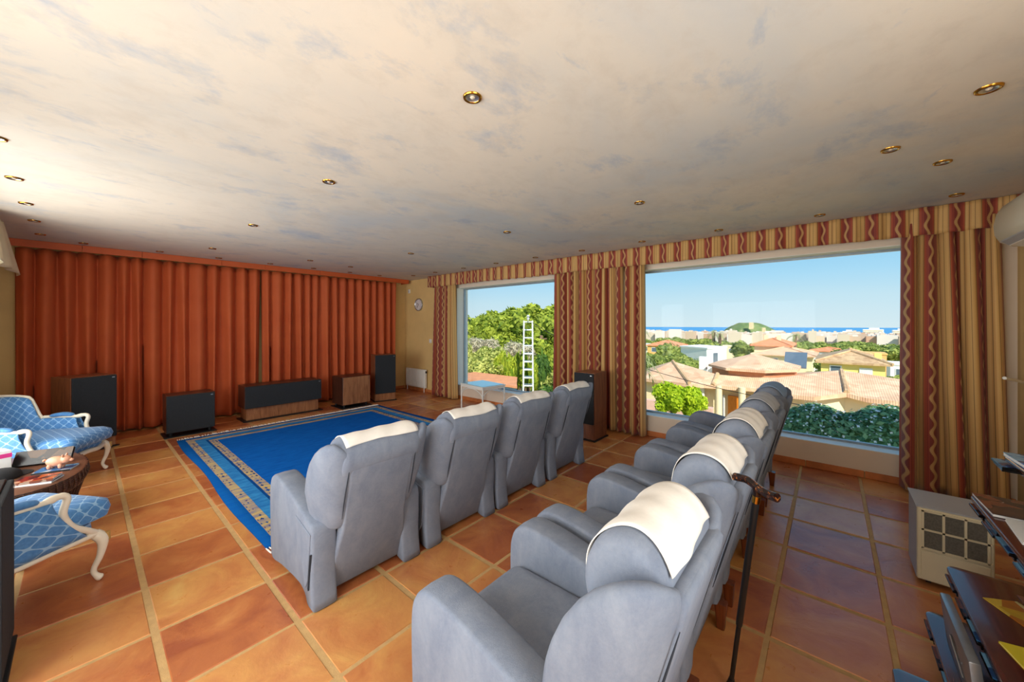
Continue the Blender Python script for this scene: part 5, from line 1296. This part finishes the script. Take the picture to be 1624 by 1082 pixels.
# town strip on the shore: a mass of small white blocks
rs = np.random.RandomState(17); V = []; F = []
def blk(x, y, w, d, z0, z1):
    b0_ = len(V)
    for zz in (z0, z1):
        for (a, b) in ((0, 0), (d, 0), (d, w), (0, w)): V.append((x + a, y + b, zz))
    for f in ((0, 3, 2, 1), (4, 5, 6, 7), (0, 1, 5, 4), (1, 2, 6, 5), (2, 3, 7, 6), (3, 0, 4, 7)): F.append(tuple(b0_ + i for i in f))
for k in range(900):
    X = rs.uniform(480, 1150); Y = X * rs.uniform(-0.20, 0.50); z1 = 1.5 - X * rs.uniform(0.0165, 0.024) + (3 if rs.rand() < 0.06 else 0)
    w = rs.uniform(6, 16)
    if (920 < X < 1075 and 55 < Y < 225) or (880 < X < 925 and -110 < Y < -10): continue
    blk(X, Y, w, rs.uniform(8, 14), -50, z1)
    if rs.rand() < 0.6: blk(X + 2, Y + w * rs.uniform(0.1, 0.6), w * 0.25, 3, z1 - 1, z1 + 1.6)
me = bpy.data.meshes.new('distant_town'); me.from_pydata(V, [], F)
q = NT('town_walls'); g = q.new('ShaderNodeNewGeometry')
q.col(q.ramp(g.outputs['Random Per Island'], [(0.0, srgb(222, 212, 202)), (0.35, srgb(212, 194, 174)), (0.65, srgb(202, 176, 154)), (0.88, srgb(196, 158, 134)), (0.95, srgb(230, 224, 218))], 'CONSTANT')); q.rough(0.85); M['town'] = q.m
o = link('distant_town', me, 'town'); o['kind'] = 'stuff'; o['label'] = 'mass of small white and cream buildings along the shore'; o['category'] = 'town'
# castle hill
hl = thing('castle_hill', 'green castle hill rising from the town in front of the sea', 'hill', (1000, 138, -45))
n1_, n2_ = 26, 60; P = np.zeros((n1_ + 1, n2_, 3)); rs = np.random.RandomState(3)
def hill_r(a): return 1 + 0.12 * math.sin(2 * a + 1) + 0.08 * math.sin(5 * a)
for i in range(n1_ + 1):
    f = i / n1_
    for j in range(n2_):
        a = 2 * PI * j / (n2_ - 1); R_y = 72 * hill_r(a) * f; R_x = 60 * f
        yy = R_y * math.cos(a) + 6 * (1 - f); z = 50.5 * (1 - f ** 2.1) + 3.2 * rs.rand() * (1 - f * 0.7)
        if f < 0.35: z = min(z, 51.0)
        P[i, j] = (R_x * math.sin(a), yy, z)
q = NT('hill_scrub'); n = q.noise(q.coord('Object'), 0.06, 6, 0.7)
q.col(q.ramp(n, [(0.46, srgb(92, 116, 66)), (0.60, srgb(132, 144, 88)), (0.70, srgb(216, 190, 142))])); q.rough(0.95); M['scrub'] = q.m
sheet('hillside', P, None, 'scrub', hl)
for (y0, y1, z, h) in ((-46, -40, 27, 2), (-34, -28, 38, 2), (-12, -4, 49, 2.5)):
    obj('castle_wall', boxb(-46, -42, y0, y1, z - 12, z + h), plain('castle_stone', srgb(232, 204, 160), 0.9), hl)
# apartment blocks at the right end of the town
for k, (Y, w, zt) in enumerate(((-58, 26, -6.5), (-92, 20, -7.5), (-26, 16, -10))):
    r = thing('apartment_block', ['broad white apartment block on the shore at the right', 'white apartment block farthest right on the shore', 'low white apartment block left of the broad one'][k], 'building', (900, Y, -45))
    obj('wall', boxb(0, 14, -w / 2, w / 2, 0, zt + 45), 'render_white', r); obj('penthouse', boxb(2, 10, -w * 0.3, w * 0.2, zt + 45, zt + 47.5), 'render_white', r)
    for j in range(4): obj('balcony_band', boxb(-0.8, 0, -w / 2 + 1, w / 2 - 1, zt + 45 - 2.6 * (j + 1), zt + 45 - 2.6 * (j + 1) + 1.0), 'render_cream', r)
